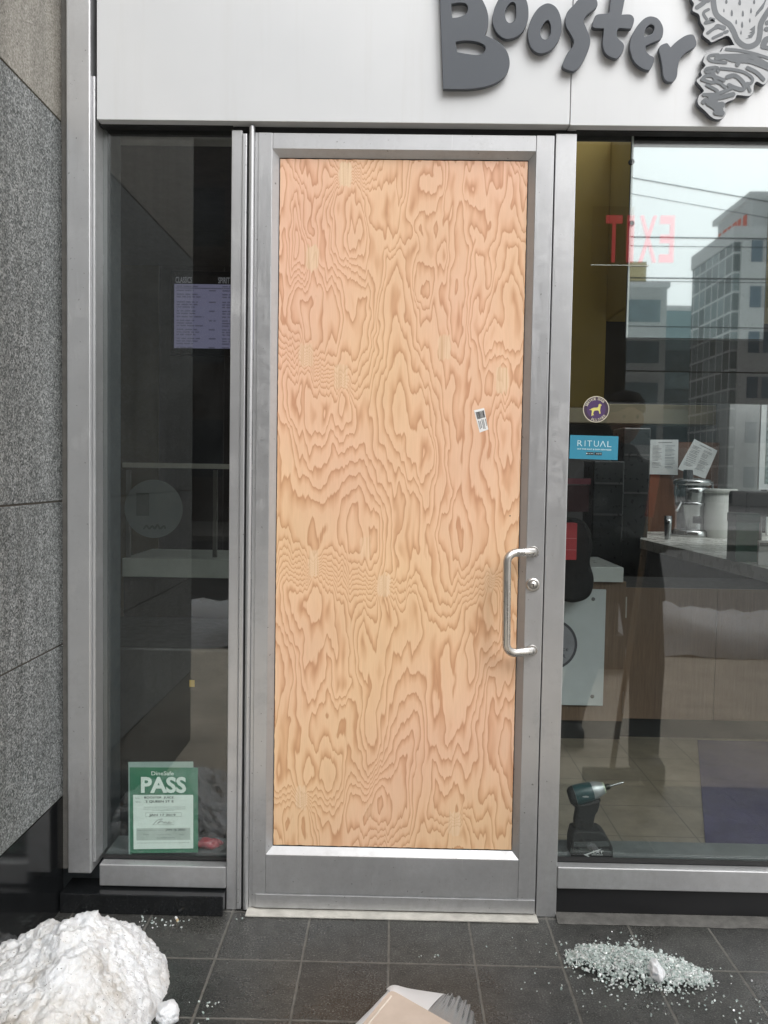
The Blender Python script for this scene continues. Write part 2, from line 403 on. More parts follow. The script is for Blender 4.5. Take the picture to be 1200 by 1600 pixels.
# ------------------------------------------------------------------ right window
rw = thing('shop_window', 'wide right window showing the cafe counter behind silver sill', 'window', (.9, .04, 0))
boxo('pane', GLASS, rw, .53, 2.60, .045, .051, .165, 2.475)
boxo('gasket', BLACKR, rw, .5375, 2.60, .034, .0445, .1655, .178)
boxo('sill', ALU, rw, .5375, 2.60, -.004, .034, .095, .1645, bev=.003)
boxo('head_shade_strip', plain('shade_black', (.012, .012, .012), .6), rw, .5375, 2.60, .012, .044, 2.464, 2.475)  # shade below the sign panels put into a near-black strip
boxo('plinth', plain('black_panel', (.012, .012, .013), .35), rw, .5375, 2.60, .012, .06, .012, .094)
mb = MB(); n = 60
vs = []; 
for i in range(n+1):
    x = .535+i*(2.6-.535)/n; j = mn.noise(Vector((x*9, 1, 0)))*.006
    vs += [(x, .0115, .011), (x, -.010+j, .008+j*.3), (x, -.042+j*1.6, .0012)]
mb.add(vs, [(i*3+k, i*3+k+1, i*3+k+4, i*3+k+3) for i in range(n) for k in (0, 1)], True)
mb.build('mortar_fillet', CONC, rw)
boxo('end_post', ALU, rw, 2.601, 2.68, -.03, .09, 0, 2.475, bev=.003)
# ------------------------------------------------------------------ door frame
df = thing('door_frame', 'silver aluminium door frame of jambs and ribbed hinge post around the boarded door', 'door frame', (0, 0, 0))
boxo('jamb', ALU, df, -.520, -.4872, 0, .09, 0, 2.452, bev=.002)
boxo('rib', ALU, df, -.4868, -.4716, -.006, .06, .004, 2.440, bev=.003)
boxo('groove', BLACKR, df, -.4714, -.4660, .008, .06, .004, 2.445)
boxo('jamb', ALU, df, .4725, .5365, 0, .09, 0, 2.452, bev=.002)
boxo('header', plain('shade_black', (.012, .012, .012), .6), df, -.518, .5365, .02, .09, 2.4535, 2.475)  # dark gap over the door, fascia shade put into its colour
# ------------------------------------------------------------------ threshold
th = boxo('door_threshold', CREAM, None, -.452, .474, -.043, .09, .0005, .0065, bev=.002)
tag(th, 'worn cream threshold strip under the boarded door', 'threshold')

# ------------------------------------------------------------------ door
dr = thing('boarded_door', 'silver glass door with its pane replaced by a grainy plywood board', 'door', (0, 0, .012))
ZB, ZT = .012, 2.445
XL, XR = -.4376, .4685
OL, OR, OB, OT = -.394, .4130, .184, 2.396       # opening edges at the face
boxo('stile', ALU2, dr, XL, OL, -.002, .045, ZB, ZT, bev=.0018)
boxo('stile', ALU2, dr, OR, XR, -.002, .045, ZB, ZT, bev=.0018)
boxo('rail', ALU2, dr, OL+.0006, OR-.0006, -.0022, .045, OT, ZT-.001, bev=.0015)
boxo('rail', ALU2, dr, OL+.0006, OR-.0006, -.0022, .045, ZB+.046, OB, bev=.0015)
boxo('sweep', ALU2, dr, XL+.012, XR-.001, -.0065, -.003, ZB, ZB+.044, bev=.0012)
boxo('bottom_bar', ALU2, dr, OL+.0006, OR-.0006, -.0018, .045, ZB, ZB+.0455)
mb = MB()
for k in (0,): mb.tube([(-.4568, -.002, .006), (-.4568, -.002, 2.462)], .0088, 20)
mb.build('hinge_tube', ALU, dr)
boxo('hinge_strip', ALU, dr, -.4478, -.4382, .004, .04, .008, 2.446)
# glazing beads: 45 degree slopes into the opening
bw, bd = .019, .020
def bead(name, p):
    return MB().add(p, [(0, 1, 2, 3)]).build(name, ALU2, dr)
oL, oR, oB, oT = OL, OR, OB, OT
iL, iR, iB, iT = OL+bw, OR-bw, OB+bw, OT-bw
bead('glazing_bead', [(oL, -.001, oB), (oL, -.001, oT), (iL, bd, iT), (iL, bd, iB)])
bead('glazing_bead', [(oR, -.001, oT), (oR, -.001, oB), (iR, bd, iB), (iR, bd, iT)])
bead('glazing_bead', [(oL, -.001, oT), (oR, -.001, oT), (iR, bd, iT), (iL, bd, iT)])
bead('glazing_bead', [(oR, -.001, oB), (oL, -.001, oB), (iL, bd, iB), (iR, bd, iB)])
boxo('gasket', BLACKR, dr, iL-.004, iR+.004, bd+.0035, bd+.006, iB-.004, iT+.004)

# --- plywood sheet: growth-ring height field kept as a mesh attribute, banded by the material's nodes
def vnoise(x, y, seed):
    """2-D gradient noise (numpy)"""
    r = np.random.default_rng(seed); T = 256
    ang = r.random((T, T))*2*np.pi; gx, gy = np.cos(ang), np.sin(ang)
    xi = np.floor(x).astype(int); yi = np.floor(y).astype(int); xf = x-xi; yf = y-yi
    u = xf**3*(xf*(xf*6-15)+10); v = yf**3*(yf*(yf*6-15)+10)
    def g(ix, iy, dx, dy): return gx[ix % T, iy % T]*dx+gy[ix % T, iy % T]*dy
    a = g(xi, yi, xf, yf); b = g(xi+1, yi, xf-1, yf); c = g(xi, yi+1, xf, yf-1); d = g(xi+1, yi+1, xf-1, yf-1)
    return (a*(1-u)+b*u)*(1-v)+(c*(1-u)+d*u)*v
PLUGS = [(532, 266, 11, 19), (482, 394, 11, 19), (474, 545, 12, 18), (530, 577, 12, 19), (691, 530, 11, 20), (783, 579, 11, 21), (490, 871, 9, 21), (572, 845, 10, 18), (602, 905, 11, 19), (770, 893, 9, 20), (475, 1252, 10, 20), (722, 1287, 11, 20), (585, 1272, 8, 14)]
#  tall cathedral rings: (x, y, half-width, half-height, rings)
CATH = [(795, 455, 26, 110, 4.5), (795, 655, 22, 62, 2.5), (645, 745, 34, 150, 4.5), (790, 800, 24, 90, 4.0), (485, 715, 32, 80, 3.0), (625, 860, 20, 24, 1.5),
        (535, 320, 20, 45, 2.2), (700, 420, 36, 90, -2.5), (600, 520, 26, 75, 2.0), (560, 470, 26, 60, -1.6), (640, 640, 40, 70, 1.5), (740, 1180, 25, 95, 4.2), (612, 1090, 28, 95, 2.6),
        (582, 1190, 16, 50, 2.4), (500, 1040, 34, 110, 2.8), (660, 1050, 34, 100, -2.0), (545, 1075, 14, 18, 1.5), (760, 1000, 30, 80, 2.0), (450, 930, 30, 40, 1.8), (620, 1210, 20, 60, -1.6),
        (450, 1150, 40, 90, 1.6), (690, 1130, 22, 90, 1.8), (585, 1275, 34, 40, -3.0), (520, 1230, 26, 40, 2.2), (660, 330, 40, 70, 1.4), (470, 470, 44, 46, -1.8), (710, 1010, 24, 46, 1.4)]
#  knots that gather the rings: (x, y, reach, squeeze, rings)
KNOT = [(490, 880, 120, 9, 9), (602, 908, 120, 9, 9), (776, 892, 85, 10, 7), (475, 555, 75, 16, 8), (530, 590, 85, 14, 7), (533, 270, 95, 10, 6), (785, 545, 60, 16, -3.0), (785, 600, 50, 16, 2.5), (478, 1250, 75, 10, -7), (724, 1282, 85, 10, 6), (600, 1300, 60, 24, 3), (800, 255, 50, 16, 2.0)]
def ring_field(X, Y):
    X0, Y0 = X.copy(), Y.copy()
    # wavy, toothed edges: vertical displacement that changes quickly across the sheet
    up = np.clip((760-Y0)/420, 0, 1)                       # the upper half of the sheet is finer figured
    Y = Y+22*vnoise(X/30, Y/120, 1)+14*vnoise(X/13, Y/90, 2)+8*vnoise(X/5.2, Y/70, 3)+4.2*vnoise(X/2.1, Y/40, 4)
    X = X+8*vnoise(X/36, Y/50, 5)+3.0*vnoise(X/14, Y/22, 6)
    calm = np.clip(.62+.9*vnoise(X/130, Y/230, 17)+.25*up, .28, 1.25)   # calm fields between the busy ones
    h = 2.6*vnoise(X/64, Y/250, 11)+calm*(2.0*vnoise(X/33, Y/150, 12)+1.3*vnoise(X/17, Y/100, 13)+.5*vnoise(X/8, Y/60, 14))
    h = h+up*(1.1*vnoise(X/33, Y/52, 15)+.012*(Y-500)*np.exp(-((X0-500)/90)**2))
    h = h+.0030*(Y-700)+.8*np.sin((X-520)/95)
    h = h*1.22
    for cx, cy, a, b, k in CATH:
        q = ((X-cx)/a)**2+((Y-cy)/b)**2
        h = h+k*np.exp(-q*.5)
    for cx, cy, L, s_, k in KNOT:
        dx = np.abs(X-cx)
        w = np.exp(-(dx/L)**1.3-((Y-cy)/(1.5*L))**2)
        h = h+.5*k*np.tanh((Y-cy)/(s_+1.0*dx))*w
    return h
def make_plywood():
    x0, x1, z0, z1, y = -.3735, .3925, .2075, 2.3735, .0185
    st = .0024; nx = int((x1-x0)/st)+1; nz = int((z1-z0)/st)+1
    gx, gz = np.meshgrid(np.linspace(x0, x1, nx), np.linspace(z0, z1, nz))
    # slightly rough sawn edge
    ex = .0012*vnoise(gz*40, gz*0+3, 21); ez = .0010*vnoise(gx*40, gx*0+9, 22)
    wx = np.clip((np.abs(gx-(x0+x1)/2)/((x1-x0)/2)-.97)/.03, 0, 1); wz = np.clip((np.abs(gz-(z0+z1)/2)/((z1-z0)/2)-.985)/.015, 0, 1)
    vx = gx+ex*wx*1.6-.001*wx*np.sign(gx); vz = gz+ez*wz*1.6
    verts = np.stack([vx, np.full_like(gx, y), vz], -1).reshape(-1, 3)
    idx = np.arange(nx*nz).reshape(nz, nx)
    quads = np.stack([idx[:-1, :-1], idx[:-1, 1:], idx[1:, 1:], idx[1:, :-1]], -1).reshape(-1, 4)
    # measured layout in photo pixels (surface coordinates of the sheet)
    PX = 430+(gx-x0)/(x1-x0)*385; PY = 243+(z1-gz)/(z1-z0)*1086
    h = ring_field(PX, PY)
    plug = np.zeros_like(h)
    for cx, cy, a, b in PLUGS:
        ed = 4.5*vnoise((PX+cx)/3.4, PY/40, 31); e2 = 2.4*vnoise(PX/20, (PY+cx)/9, 32)-2.2*((PY-cy)/b)**2
        m = np.clip((a+e2-np.abs(PX-cx))/1.6, 0, 1)*np.clip((b+ed*1.8-np.abs(PY-cy))/2.0, 0, 1)
        plug = np.maximum(plug, m*(.95, .8, .55, .6, .7, .8, .65, .4, .75, .3, .6, .6, .25)[PLUGS.index((cx, cy, a, b))])
    hue = np.clip(.5+.9*vnoise(PX/170, PY/260, 41)+.3*((600-PY)/600), 0, 1)
    off = np.array(dr['_o'])
    me = bpy.data.meshes.new('plywood_panel')
    b = MB().box(x0+.001, x1-.001, y+.0006, y+.0048, z0+.001, z1-.001)
    allv = np.concatenate([verts-off, np.array([list(v) for v in b.v])-off])
    nv = len(verts)
    me.from_pydata(allv.tolist(), [], quads.tolist()+[tuple(i+nv for i in f) for f in b.f])
    for nm, arr, dflt in (('ring', h, .3), ('plug', plug, 0), ('hue', hue, .5)):
        at_ = me.attributes.new(nm, 'FLOAT', 'POINT')
        at_.data.foreach_set('value', np.concatenate([arr.reshape(-1), np.full(len(b.v), dflt)]).astype(np.float32))
    me.materials.append(mat_plywood()); me.update()
    o = bpy.data.objects.new('plywood_panel', me); COL.objects.link(o); o.parent = dr; o['_o'] = tuple(off)
    return o
ply = make_plywood()

WHITE = plain('white_paper', (.80, .80, .79), .6, 0, .04)
INK = plain('black_ink', (.02, .02, .022), .7)
INKG = plain('grey_ink', (.18, .18, .18), .7)
def quad_at(mb, pts, y, th=.0006):
    """flat sheet through four measured photo points, standing at depth y"""
    P = [at(px, py, y) for px, py in pts]
    mb.add(P+[p+Vector((0, th, 0)) for p in P], [(0, 1, 2, 3), (4, 5, 6, 7), (0, 1, 5, 4), (1, 2, 6, 5), (2, 3, 7, 6), (3, 0, 4, 7)])
    return P
# price sticker on the board
yb = .0178
mb = MB(); P = quad_at(mb, [(740.5, 641), (756.5, 637.5), (763, 671), (749.5, 676)], yb)
stk = mb.build('price_sticker', WHITE, ply)
def on_quad(P, u, v, dy=-.0007):
    return (P[0]*(1-u)+P[1]*u)*(1-v)+(P[3]*(1-u)+P[2]*u)*v+Vector((0, dy, 0))
mb = MB()
uu = .12
while uu < .80:
    w = random.choice((.025, .04, .06)); mb.add([on_quad(P, uu, .10), on_quad(P, uu+w, .10), on_quad(P, uu+w, .42), on_quad(P, uu, .42)], [(0, 1, 2, 3)]); uu += w+random.choice((.025, .04))
for u0, v0, v1 in ((.14, .5, .86), (.30, .52, .80), (.50, .48, .90), (.64, .50, .92), (.86, .10, .4), (.88, .5, .8)):
    v = v0
    while v < v1:
        mb.add([on_quad(P, u0, v), on_quad(P, u0+.08, v), on_quad(P, u0+.08, v+.035), on_quad(P, u0, v+.035)], [(0, 1, 2, 3)]); v += .055
mb.build('printing', INK, stk)
# small worn specks and a nail on the board
mb = MB()
for px, py, r in ((797, 806, .0022), (538, 244, .0032)):
    c = at(px, py, yb); mb.lathe(c+Vector((0, .001, 0)), [(r, 0), (r*.8, .0012)], (0, -1, 0), 10)
mb.build('nail_head', plain('rust', (.10, .06, .035), .7), ply)

# --- pull handle
p_t = at(833, 862, -.003); p_b = at(831, 1016, -.003)
def handle_path():
    P = []
    off = Vector((-.088, -.052, 0)); st = Vector((0, -.02, 0))
    a, b = p_t.copy(), p_b.copy()
    a1 = a+Vector((-.012, -.024, 0)); b1 = b+Vector((-.012, -.024, 0))
    a2 = a+off; b2 = b+off; r = .030
    top = [a, a+Vector((-.002, -.012, 0)), a1]
    d = (a2-a1).normalized()
    k = a2-d*r
    top += [a1+(k-a1)*t for t in (.33, .66, 1)]
    for i in range(1, 7):
        t = i/6*math.pi/2; top.append(a2-d*r+d*r*math.sin(t)+Vector((0, 0, -r*(1-math.cos(t)))))
    d2 = (b2-b1).normalized(); bot = []
    for i in range(0, 7):
        t = math.pi/2*(1-i/6); bot.append(b2-d2*r+d2*r*math.sin(t)+Vector((0, 0, r*(1-math.cos(t)))))
    kb = b2-d2*r; bot += [kb+(b1-kb)*t for t in (.33, .66, 1)]+[b+Vector((-.002, -.012, 0)), b]
    return top+bot
hp = handle_path()
mb = MB(); mb.tube(hp, .0128, 20)
hd = mb.build('pull_handle', STEEL, dr)
for p in (p_t, p_b):
    MB().lathe(p, [(.0175, 0), (.0175, .003), (.0155, .005)], (0, -1, 0), 24).build('rosette', STEEL, hd)
c = p_t+Vector((-.048, -.0395, 0)); d_ = Vector((-.076, -.028, 0)).normalized(); nn_ = Vector((-.028, .076, 0)).normalized()*-1
mb = MB(); mb.text('PULL', -.014, .014, -.0035, .0035, 0, .01, fn=lambda q: c+d_*(-q.x)+Vector((0, 0, q.z))+(-nn_ if nn_.y > 0 else nn_)*.01295)
mb.build('engraving', INK, hd)
lk = at(832.5, 913.5, -.003)
MB().lathe(lk, [(.0215, 0), (.0215, .004), (.0195, .0085), (.016, .0092)], (0, -1, 0), 32).build('lock_cylinder', STEEL, dr)
lko = [o for o in COL.objects if o.name.startswith('lock_cylinder')][0]
MB().lathe(lk, [(.0125, .0088), (.0125, .0102), (.0, .0104)], (0, -1, 0), 28).build('plug', STEEL, lko)
mb = MB(); mb.lathe(lk+Vector((0, -.0104, .002)), [(.0022, 0), (.0022, .0006)], (0, -1, 0), 10); mb.box(lk.x-.0013, lk.x+.0013, -.0146, -.0138, lk.z-.007, lk.z+.001)
mb.build('keyhole', INK, lko)

# ------------------------------------------------------------------ fascia and sign
fs = thing('sign_fascia', 'wide pale grey metal panels running above the door and windows', 'fascia', (0, 0, 2.47))
FY = -.022
sx = .5095
boxo('panel', FASC, fs, -.928, sx-.0012, FY, .03, 2.470, 3.4, bev=.0012)
boxo('panel', FASC, fs, sx+.0012, 2.68, FY, .03, 2.468, 3.4, bev=.0012)
boxo('backing', plain('shade_black', (.012, .012, .012), .6), fs, -.932, 2.68, .031, .12, 2.476, 3.4)
boxo('upper_wall', plain('upper_concrete', (.33, .33, .32), .8, 0, .12, 2, .2), fs, -1.0, 2.68, -.02, .4, 3.55, 6.0)

sg = thing('shop_sign', 'charcoal raised cut-out letters spelling the shop name on the pale fascia', 'sign', (.5, FY, 2.6))
def Z1(pts, ox, oy=0, sc=1200/220): return [(ox+a/sc, oy+b/sc) for a, b in pts]
LY = FY-.024
def outl(pts, n=6):
    w = [at(px, py, LY) for px, py in cat(pts, n)]; return [(p.x, p.z) for p in w]
A = 680; B_ = 870
LET = {
 'B': (A, [[(30,-150),(30,-150),(42,0),(70,755),(70,755),(170,757),(300,755),(430,735),(540,690),(610,620),(632,530),(605,430),(530,355),(420,300),(420,300),(445,240),(452,170),(440,90),(400,0),(340,-80),(240,-130),(120,-150)],
           [(135,30),(135,30),(200,20),(262,28),(282,70),(265,115),(210,145),(145,155),(145,155),(137,95)],
           [(170,355),(170,355),(250,343),(340,350),(410,375),(432,410),(412,452),(365,469),(280,462),(183,445),(183,445)]]),
 'o': (A, [[(492,190),(500,100),(530,20),(570,-40),(640,-75),(720,-60),(770,-10),(792,80),(785,180),(740,270),(680,315),(600,328),(530,280)],
           [(655,15),(685,30),(692,90),(690,150),(665,185),(632,197),(605,175),(592,125),(600,75),(625,35)]]),
 'o2': (A, [[(960,30),(1020,55),(1060,120),(1077,220),(1060,320),(1000,410),(940,445),(880,450),(825,410),(797,340),(792,270),(810,190),(850,110),(900,55)],
           [(958,170),(976,182),(988,230),(985,290),(960,328),(935,338),(908,325),(893,285),(903,235),(930,190)]]),
 's': (B_, [[(250,-55),(310,-50),(335,-10),(345,40),(320,75),(250,130),(228,180),(250,240),(278,310),(280,380),(245,480),(200,555),(150,600),(105,597),(55,572),(55,540),(90,460),(135,400),(148,350),(120,290),(85,230),(75,165),(95,100),(150,40),(200,-20)]]),
 't': (B_, [[(470,-80),(470,-80),(590,-80),(590,-80),(575,0),(550,127),(550,127),(620,125),(650,145),(655,180),(635,238),(600,241),(527,240),(510,290),(522,330),(558,362),(572,395),(555,450),(515,492),(490,494),(430,465),(402,420),(393,360),(400,300),(403,240),(403,240),(322,235),(305,213),(320,165),(345,127),(443,110),(455,60)]]),
 'e': (B_, [[(810,142),(860,160),(895,210),(905,260),(890,325),(830,355),(755,388),(755,388),(760,435),(790,470),(825,490),(825,525),(800,582),(778,595),(720,575),(660,520),(630,440),(625,380),(640,310),(680,235),(730,175),(770,148)],
            [(800,205),(830,220),(832,250),(810,290),(740,318),(740,318),(745,275),(765,230)]]),
 'r': (B_, [[(938,370),(948,378),(970,407),(970,407),(1030,350),(1100,305),(1150,295),(1172,312),(1188,365),(1175,400),(1100,445),(1050,500),(1030,570),(1020,650),(990,692),(940,690),(912,650),(900,560),(885,480),(872,430),(885,392),(915,375)]]),
}
for k, (ox, loops) in LET.items():
    mb = MB(); mb.curve2d([outl(Z1(l, ox)) for l in loops], LY+.008, .016, .0012)
    mb.build('letter', LETT, sg)
# raindrops on the letters
# emblem
em = thing('sign_emblem', 'grey cut-out emblem of a strawberry over a scribbled whirl beside the lettering', 'emblem', (1.06, FY, 2.6))
SC = 1200/180
def E1(pts): return [(1020+a/SC, b/SC) for a, b in pts]
BK = [(395,-200),(395,-80),(405,0),(430,40),(415,110),(480,150),(500,230),(540,300),(522,365),(590,420),(615,440),(700,402),(790,375),(850,470),(850,470),(740,488),(705,540),(600,545),(550,570),(525,640),(548,685),(500,740),(510,790),(455,840),(500,900),(532,950),(480,1000),(470,1080),(540,1150),(600,1210),(650,1240),(720,1235),(760,1180),(750,1120),(760,1070),(850,1030),(880,990),(1000,1000),(1045,960),(1050,900),(1080,850),(1150,880),(1190,850),(1230,760),(1330,700),(1440,620),(1520,420),(1560,100),(1500,-200),(900,-330)]
mb = MB(); mb.curve2d([outl(E1(BK), 4)], LY+.008, .016, .001); mb.build('backing_plate', LETT, em); mb = MB(); mb.curve2d([outl(E1(BK), 4)], LY-.0004, 0); mb.build('face_sheet', EMB_L, em)
mb = MB(); ey = [LY-.0009]
def stroke(pts, w):
    ey[0] -= .00006
    q = [at(1020+a/SC, b/SC, LY) for a, b in pts]; mb.ribbon([(p.x, p.z) for p in q], w/SC*.002*1.0, ey[0])
for w, pts in [(55,[(630,-200),(630,-60),(632,40),(660,150),(740,220),(800,262),(840,330),(880,420),(950,478),(1020,484),(1090,440),(1115,350),(1125,250),(1180,150),(1240,60),(1290,-60),(1290,-200)]),
  (45,[(460,80),(540,20),(560,-30)]),(60,[(500,-20),(570,0)]),(30,[(580,100),(535,125),(530,155),(560,200)]),(36,[(548,240),(635,215),(600,200)]),(30,[(570,345),(650,290)]),(45,[(660,285),(680,275),(740,293)]),(30,[(625,400),(720,355)]),(30,[(745,340),(775,330)]),
  (45,[(1190,240),(1260,220)]),(45,[(1180,305),(1320,310)]),(60,[(1150,470),(1190,410),(1320,420)]),(40,[(1140,490),(1300,520)]),
  (30,[(765,515),(900,528),(1050,560),(1210,610),(1350,650)]),(30,[(680,573),(600,580),(577,610),(620,640),(760,655)]),(45,[(700,590),(900,585),(1050,600),(1200,680),(1320,690)]),(40,[(660,610),(760,600)]),(45,[(780,610),(860,630),(1000,640),(1150,690),(1260,740)]),(45,[(880,675),(900,640)]),
  (34,[(650,705),(560,720),(560,750),(640,735),(670,710)]),(30,[(610,770),(660,720),(680,750)]),(30,[(705,715),(850,730),(960,760),(1035,820),(1020,870),(980,870)]),(38,[(985,710),(1080,760),(1150,830)]),(42,[(775,805),(850,790),(920,840),(955,900),(930,935),(860,920),(790,890)]),(30,[(985,890),(1010,950)]),
  (34,[(510,830),(560,790),(640,800),(740,840)]),(42,[(620,760),(650,830)]),(32,[(510,830),(600,860),(680,860),(750,910)]),(32,[(560,890),(640,930),(670,950)]),(34,[(525,990),(650,985),(750,950),(820,920)]),(44,[(590,1010),(680,1020),(835,985)]),(44,[(525,1065),(545,1045)]),(60,[(580,1075),(640,1100),(720,1095)]),(62,[(610,1090),(700,1150)]),(56,[(655,1172),(718,1182)]),(50,[(570,1060),(600,1050),(650,1060)])]:
    stroke(pts, w)
mb.build('scribble', EMB_D, em)
mb = MB()
for a, b, rw_, rh in [(765,15,16,28),(905,25,18,34),(1055,18,14,26),(740,110,9,20),(822,137,15,34),(937,142,15,32),(1022,112,13,28),(868,230,12,26),(930,258,14,34),(1010,213,10,24),(918,340,9,22),(830,-70,14,28),(980,-60,14,28)]:
    pts = [(a+rw_*math.sin(t)*(.75-.25*math.cos(t) if True else 1), b-rh*math.cos(t)) for t in [k*math.pi/7 for k in range(14)]]
    q = [at(1020+x/SC, y/SC, LY) for x, y in pts]; mb.add([(p.x, LY-.0010, p.z) for p in q], [tuple(range(14))])
for pl in ([(1065,265),(1062,345),(1030,395),(965,405),(1010,385),(985,375),(1030,350),(1000,345),(1042,320),(1005,312)], [(1160,20),(1190,-60),(1200,-50),(1150,90),(1065,180),(1075,130)]):
    q = [at(1020+x/SC, y/SC, LY) for x, y in pl]; mb.add([(p.x, LY-.0011, p.z) for p in q], [tuple(range(len(pl)))])
mb.build('strawberry_seed', EMB_D, em)


# ------------------------------------------------------------------ snow
def snow_pile():
    st = .005; xs = np.arange(-1.0395, -.50, st); ys = np.arange(-1.25, -.09, st)
    gx, gy = np.meshgrid(xs, ys)
    # outline: a lopsided heap pushed into the corner of the granite wall
    def blob(cx, cy, rx, ry, hgt, p=1.6, q=1.0):
        r = np.sqrt(((gx-cx)/rx)**2+((gy-cy)/ry)**2); return hgt*np.clip(1-r**p, -1, 1)**1
    wob = .06*vnoise(gx/.16, gy/.16, 51)+.045*vnoise(gx/.07, gy/.07, 52)
    dx0 = gx+.785; dy0 = gy+.465
    rr = np.sqrt((dx0/np.where(dx0 < 0, .42, .192))**2+(dy0/np.where(dy0 > 0, .29, .62))**2)
    h = .226*np.clip(1-rr**1.28, -1, 1)
    h = np.where(h > -.2, h+wob*np.clip(.2+h*.8, 0, .40), h)
    ok = h > -.012
    hz = np.maximum(h, -.03)
    gyy, gxx = np.gradient(hz, st); ln = np.sqrt(gxx**2+gyy**2+1); nx_, ny_, nz_ = -gxx/ln, -gyy/ln, 1/ln
    grime = .16*vnoise(gx/.11, gy/.09, 56)+np.clip((-.40-gy)/.35, 0, 1)*.20-np.clip((h-.17)/.08, 0, 1)*.12+.02
    idx = -np.ones(h.shape, int); vs = []; gr = []
    def bil(p, f, k): return abs(mn.noise(p*f+Vector((k, k*2, 3))))
    for i in range(h.shape[0]):
        for j in range(h.shape[1]):
            idx[i, j] = len(vs); p = Vector((gx[i, j], gy[i, j], hz[i, j])); g_ = grime[i, j]
            if h[i, j] > -.03:
                a1, a2, a3 = bil(p, 9, 1), bil(p, 21, 5), bil(p, 48, 9)
                dd = .020*(a1-.2)+.016*(a2-.2)+.010*(a3-.2)+.008*mn.noise(p*75)+.005*mn.noise(p*150)
                dd *= min(1, max(.15, (h[i, j]+.03)*14))
                q = p+Vector((nx_[i, j], ny_[i, j], nz_[i, j]))*dd; g_ += .12*(a1 < .05)+.06*(a2 < .05)
            else: q = p
            if j <= 1: q.x = -1.0435
            vs.append((max(q.x, -1.0435), q.y, q.z)); gr.append(g_)
    fs = []
    for i in range(len(ys)-1):
        for j in range(len(xs)-1):
            if ok[i, j] or ok[i+1, j] or ok[i, j+1] or ok[i+1, j+1]: fs.append((idx[i, j], idx[i, j+1], idx[i+1, j+1], idx[i+1, j]))
    used = sorted({k for f in fs for k in f}); mp = {k: n for n, k in enumerate(used)}
    me = bpy.data.meshes.new('snow_pile'); me.from_pydata([vs[k] for k in used], [], [tuple(mp[k] for k in f) for f in fs])
    a = me.attributes.new('grime', 'FLOAT', 'POINT'); a.data.foreach_set('value', [gr[k] for k in used])
    me.polygons.foreach_set('use_smooth', [True]*len(me.polygons)); me.materials.append(mat_snow(1.0)); me.update()
    o = bpy.data.objects.new('snow_pile', me); COL.objects.link(o)
    tag(o, 'heap of dirty white snow piled against the granite wall', 'snow pile'); return o
snow_pile()
def lump(name, c, r, sc, mat, seed, rough=.25, sub=4):
    b = bmesh.new(); bmesh.ops.create_icosphere(b, subdivisions=sub, radius=1)
    for v in b.verts:
        n_ = mn.noise(v.co*1.7+Vector((seed, 0, 0)))*rough+mn.noise(v.co*4.5+Vector((0, seed, 0)))*rough*.4+mn.noise(v.co*11+Vector((0, 0, seed)))*rough*.15
        v.co = v.co*(1+n_); v.co = Vector((v.co.x*sc[0], v.co.y*sc[1], v.co.z*sc[2]))*r+Vector(c)
    return MB().bm(b, True).build(name, mat)
p = on(262, 1594)
o = lump('snow_lump', (p.x, p.y-.005, .022), .031, (1, 1, .85), mat_snow(.12), 3.0); tag(o, 'small round white lump of clean snow beside the dirty snow heap', 'snow lump')

# ------------------------------------------------------------------ broken glass
def mat_shard():
    t = NT('safety_glass'); v = t.coord(); a = t.noise(v, 120, 2)
    c = t.ramp(a, [(.28, (.45, .56, .52)), (.48, (.78, .88, .84)), (.66, (1, 1, 1))])
    t.pbr(c, .06, 0, None, **{'Transmission Weight': .5, 'IOR': 1.5, 'Coat Weight': 1.0, 'Coat Roughness': .02}); return t.m
SH = mat_shard()
def shard(mb, c, r):
    """one irregular cube of tempered glass"""
    q = Matrix.Rotation(random.uniform(0, 6.28), 3, Vector((random.gauss(0, 1), random.gauss(0, 1), random.gauss(0, 1))).normalized())
    a, b_, d = r*random.uniform(.6, 1.2), r*random.uniform(.5, 1.0), r*random.uniform(.45, .75)
    vs = [q @ Vector((sx_*a*random.uniform(.7, 1.1), sy_*b_*random.uniform(.7, 1.1), sz_*d))+Vector(c) for sx_ in (-1, 1) for sy_ in (-1, 1) for sz_ in (-1, 1)]
    mb.add(vs, [(0, 1, 3, 2), (4, 6, 7, 5), (0, 4, 5, 1), (2, 3, 7, 6), (0, 2, 6, 4), (1, 5, 7, 3)])
mb = MB(); ax0, ax1 = on(892, 1497), on(1098, 1530)
def pile_h(x, y):
    t = ((x-ax0.x)*(ax1.x-ax0.x)+(y-ax0.y)*(ax1.y-ax0.y))/((ax1-ax0).length_squared)
    dd = math.hypot(x-(ax0.x+(ax1.x-ax0.x)*t), y-(ax0.y+(ax1.y-ax0.y)*t))
    prof = max(0, math.sin(math.pi*min(1, max(0, t))**.85)**.8)*(1+.25*mn.noise(Vector((t*5, 1, 0))))
    return max(0, 1-(dd/.085)**1.4)*.044*prof
cnt = 0
while cnt < 6500:
    t = random.betavariate(1.6, 1.7)*1.12-.05; w = random.gauss(0, .034)*(.55+.75*math.sin(math.pi*min(1, max(0, t)))) + .012*mn.noise(Vector((t*7, 3, 0)))
    d = (ax1-ax0); nrm = Vector((-d.y, d.x, 0)).normalized(); q = ax0+d*t+nrm*w
    h = pile_h(q.x, q.y); z = h*random.uniform(.55, 1.0)**.5 if random.random() < .75 else h*random.random()
    shard(mb, (q.x, q.y, z+.0035), random.triangular(.0014, .0046, .0022) if random.random() > .03 else random.uniform(.005, .0085)); cnt += 1
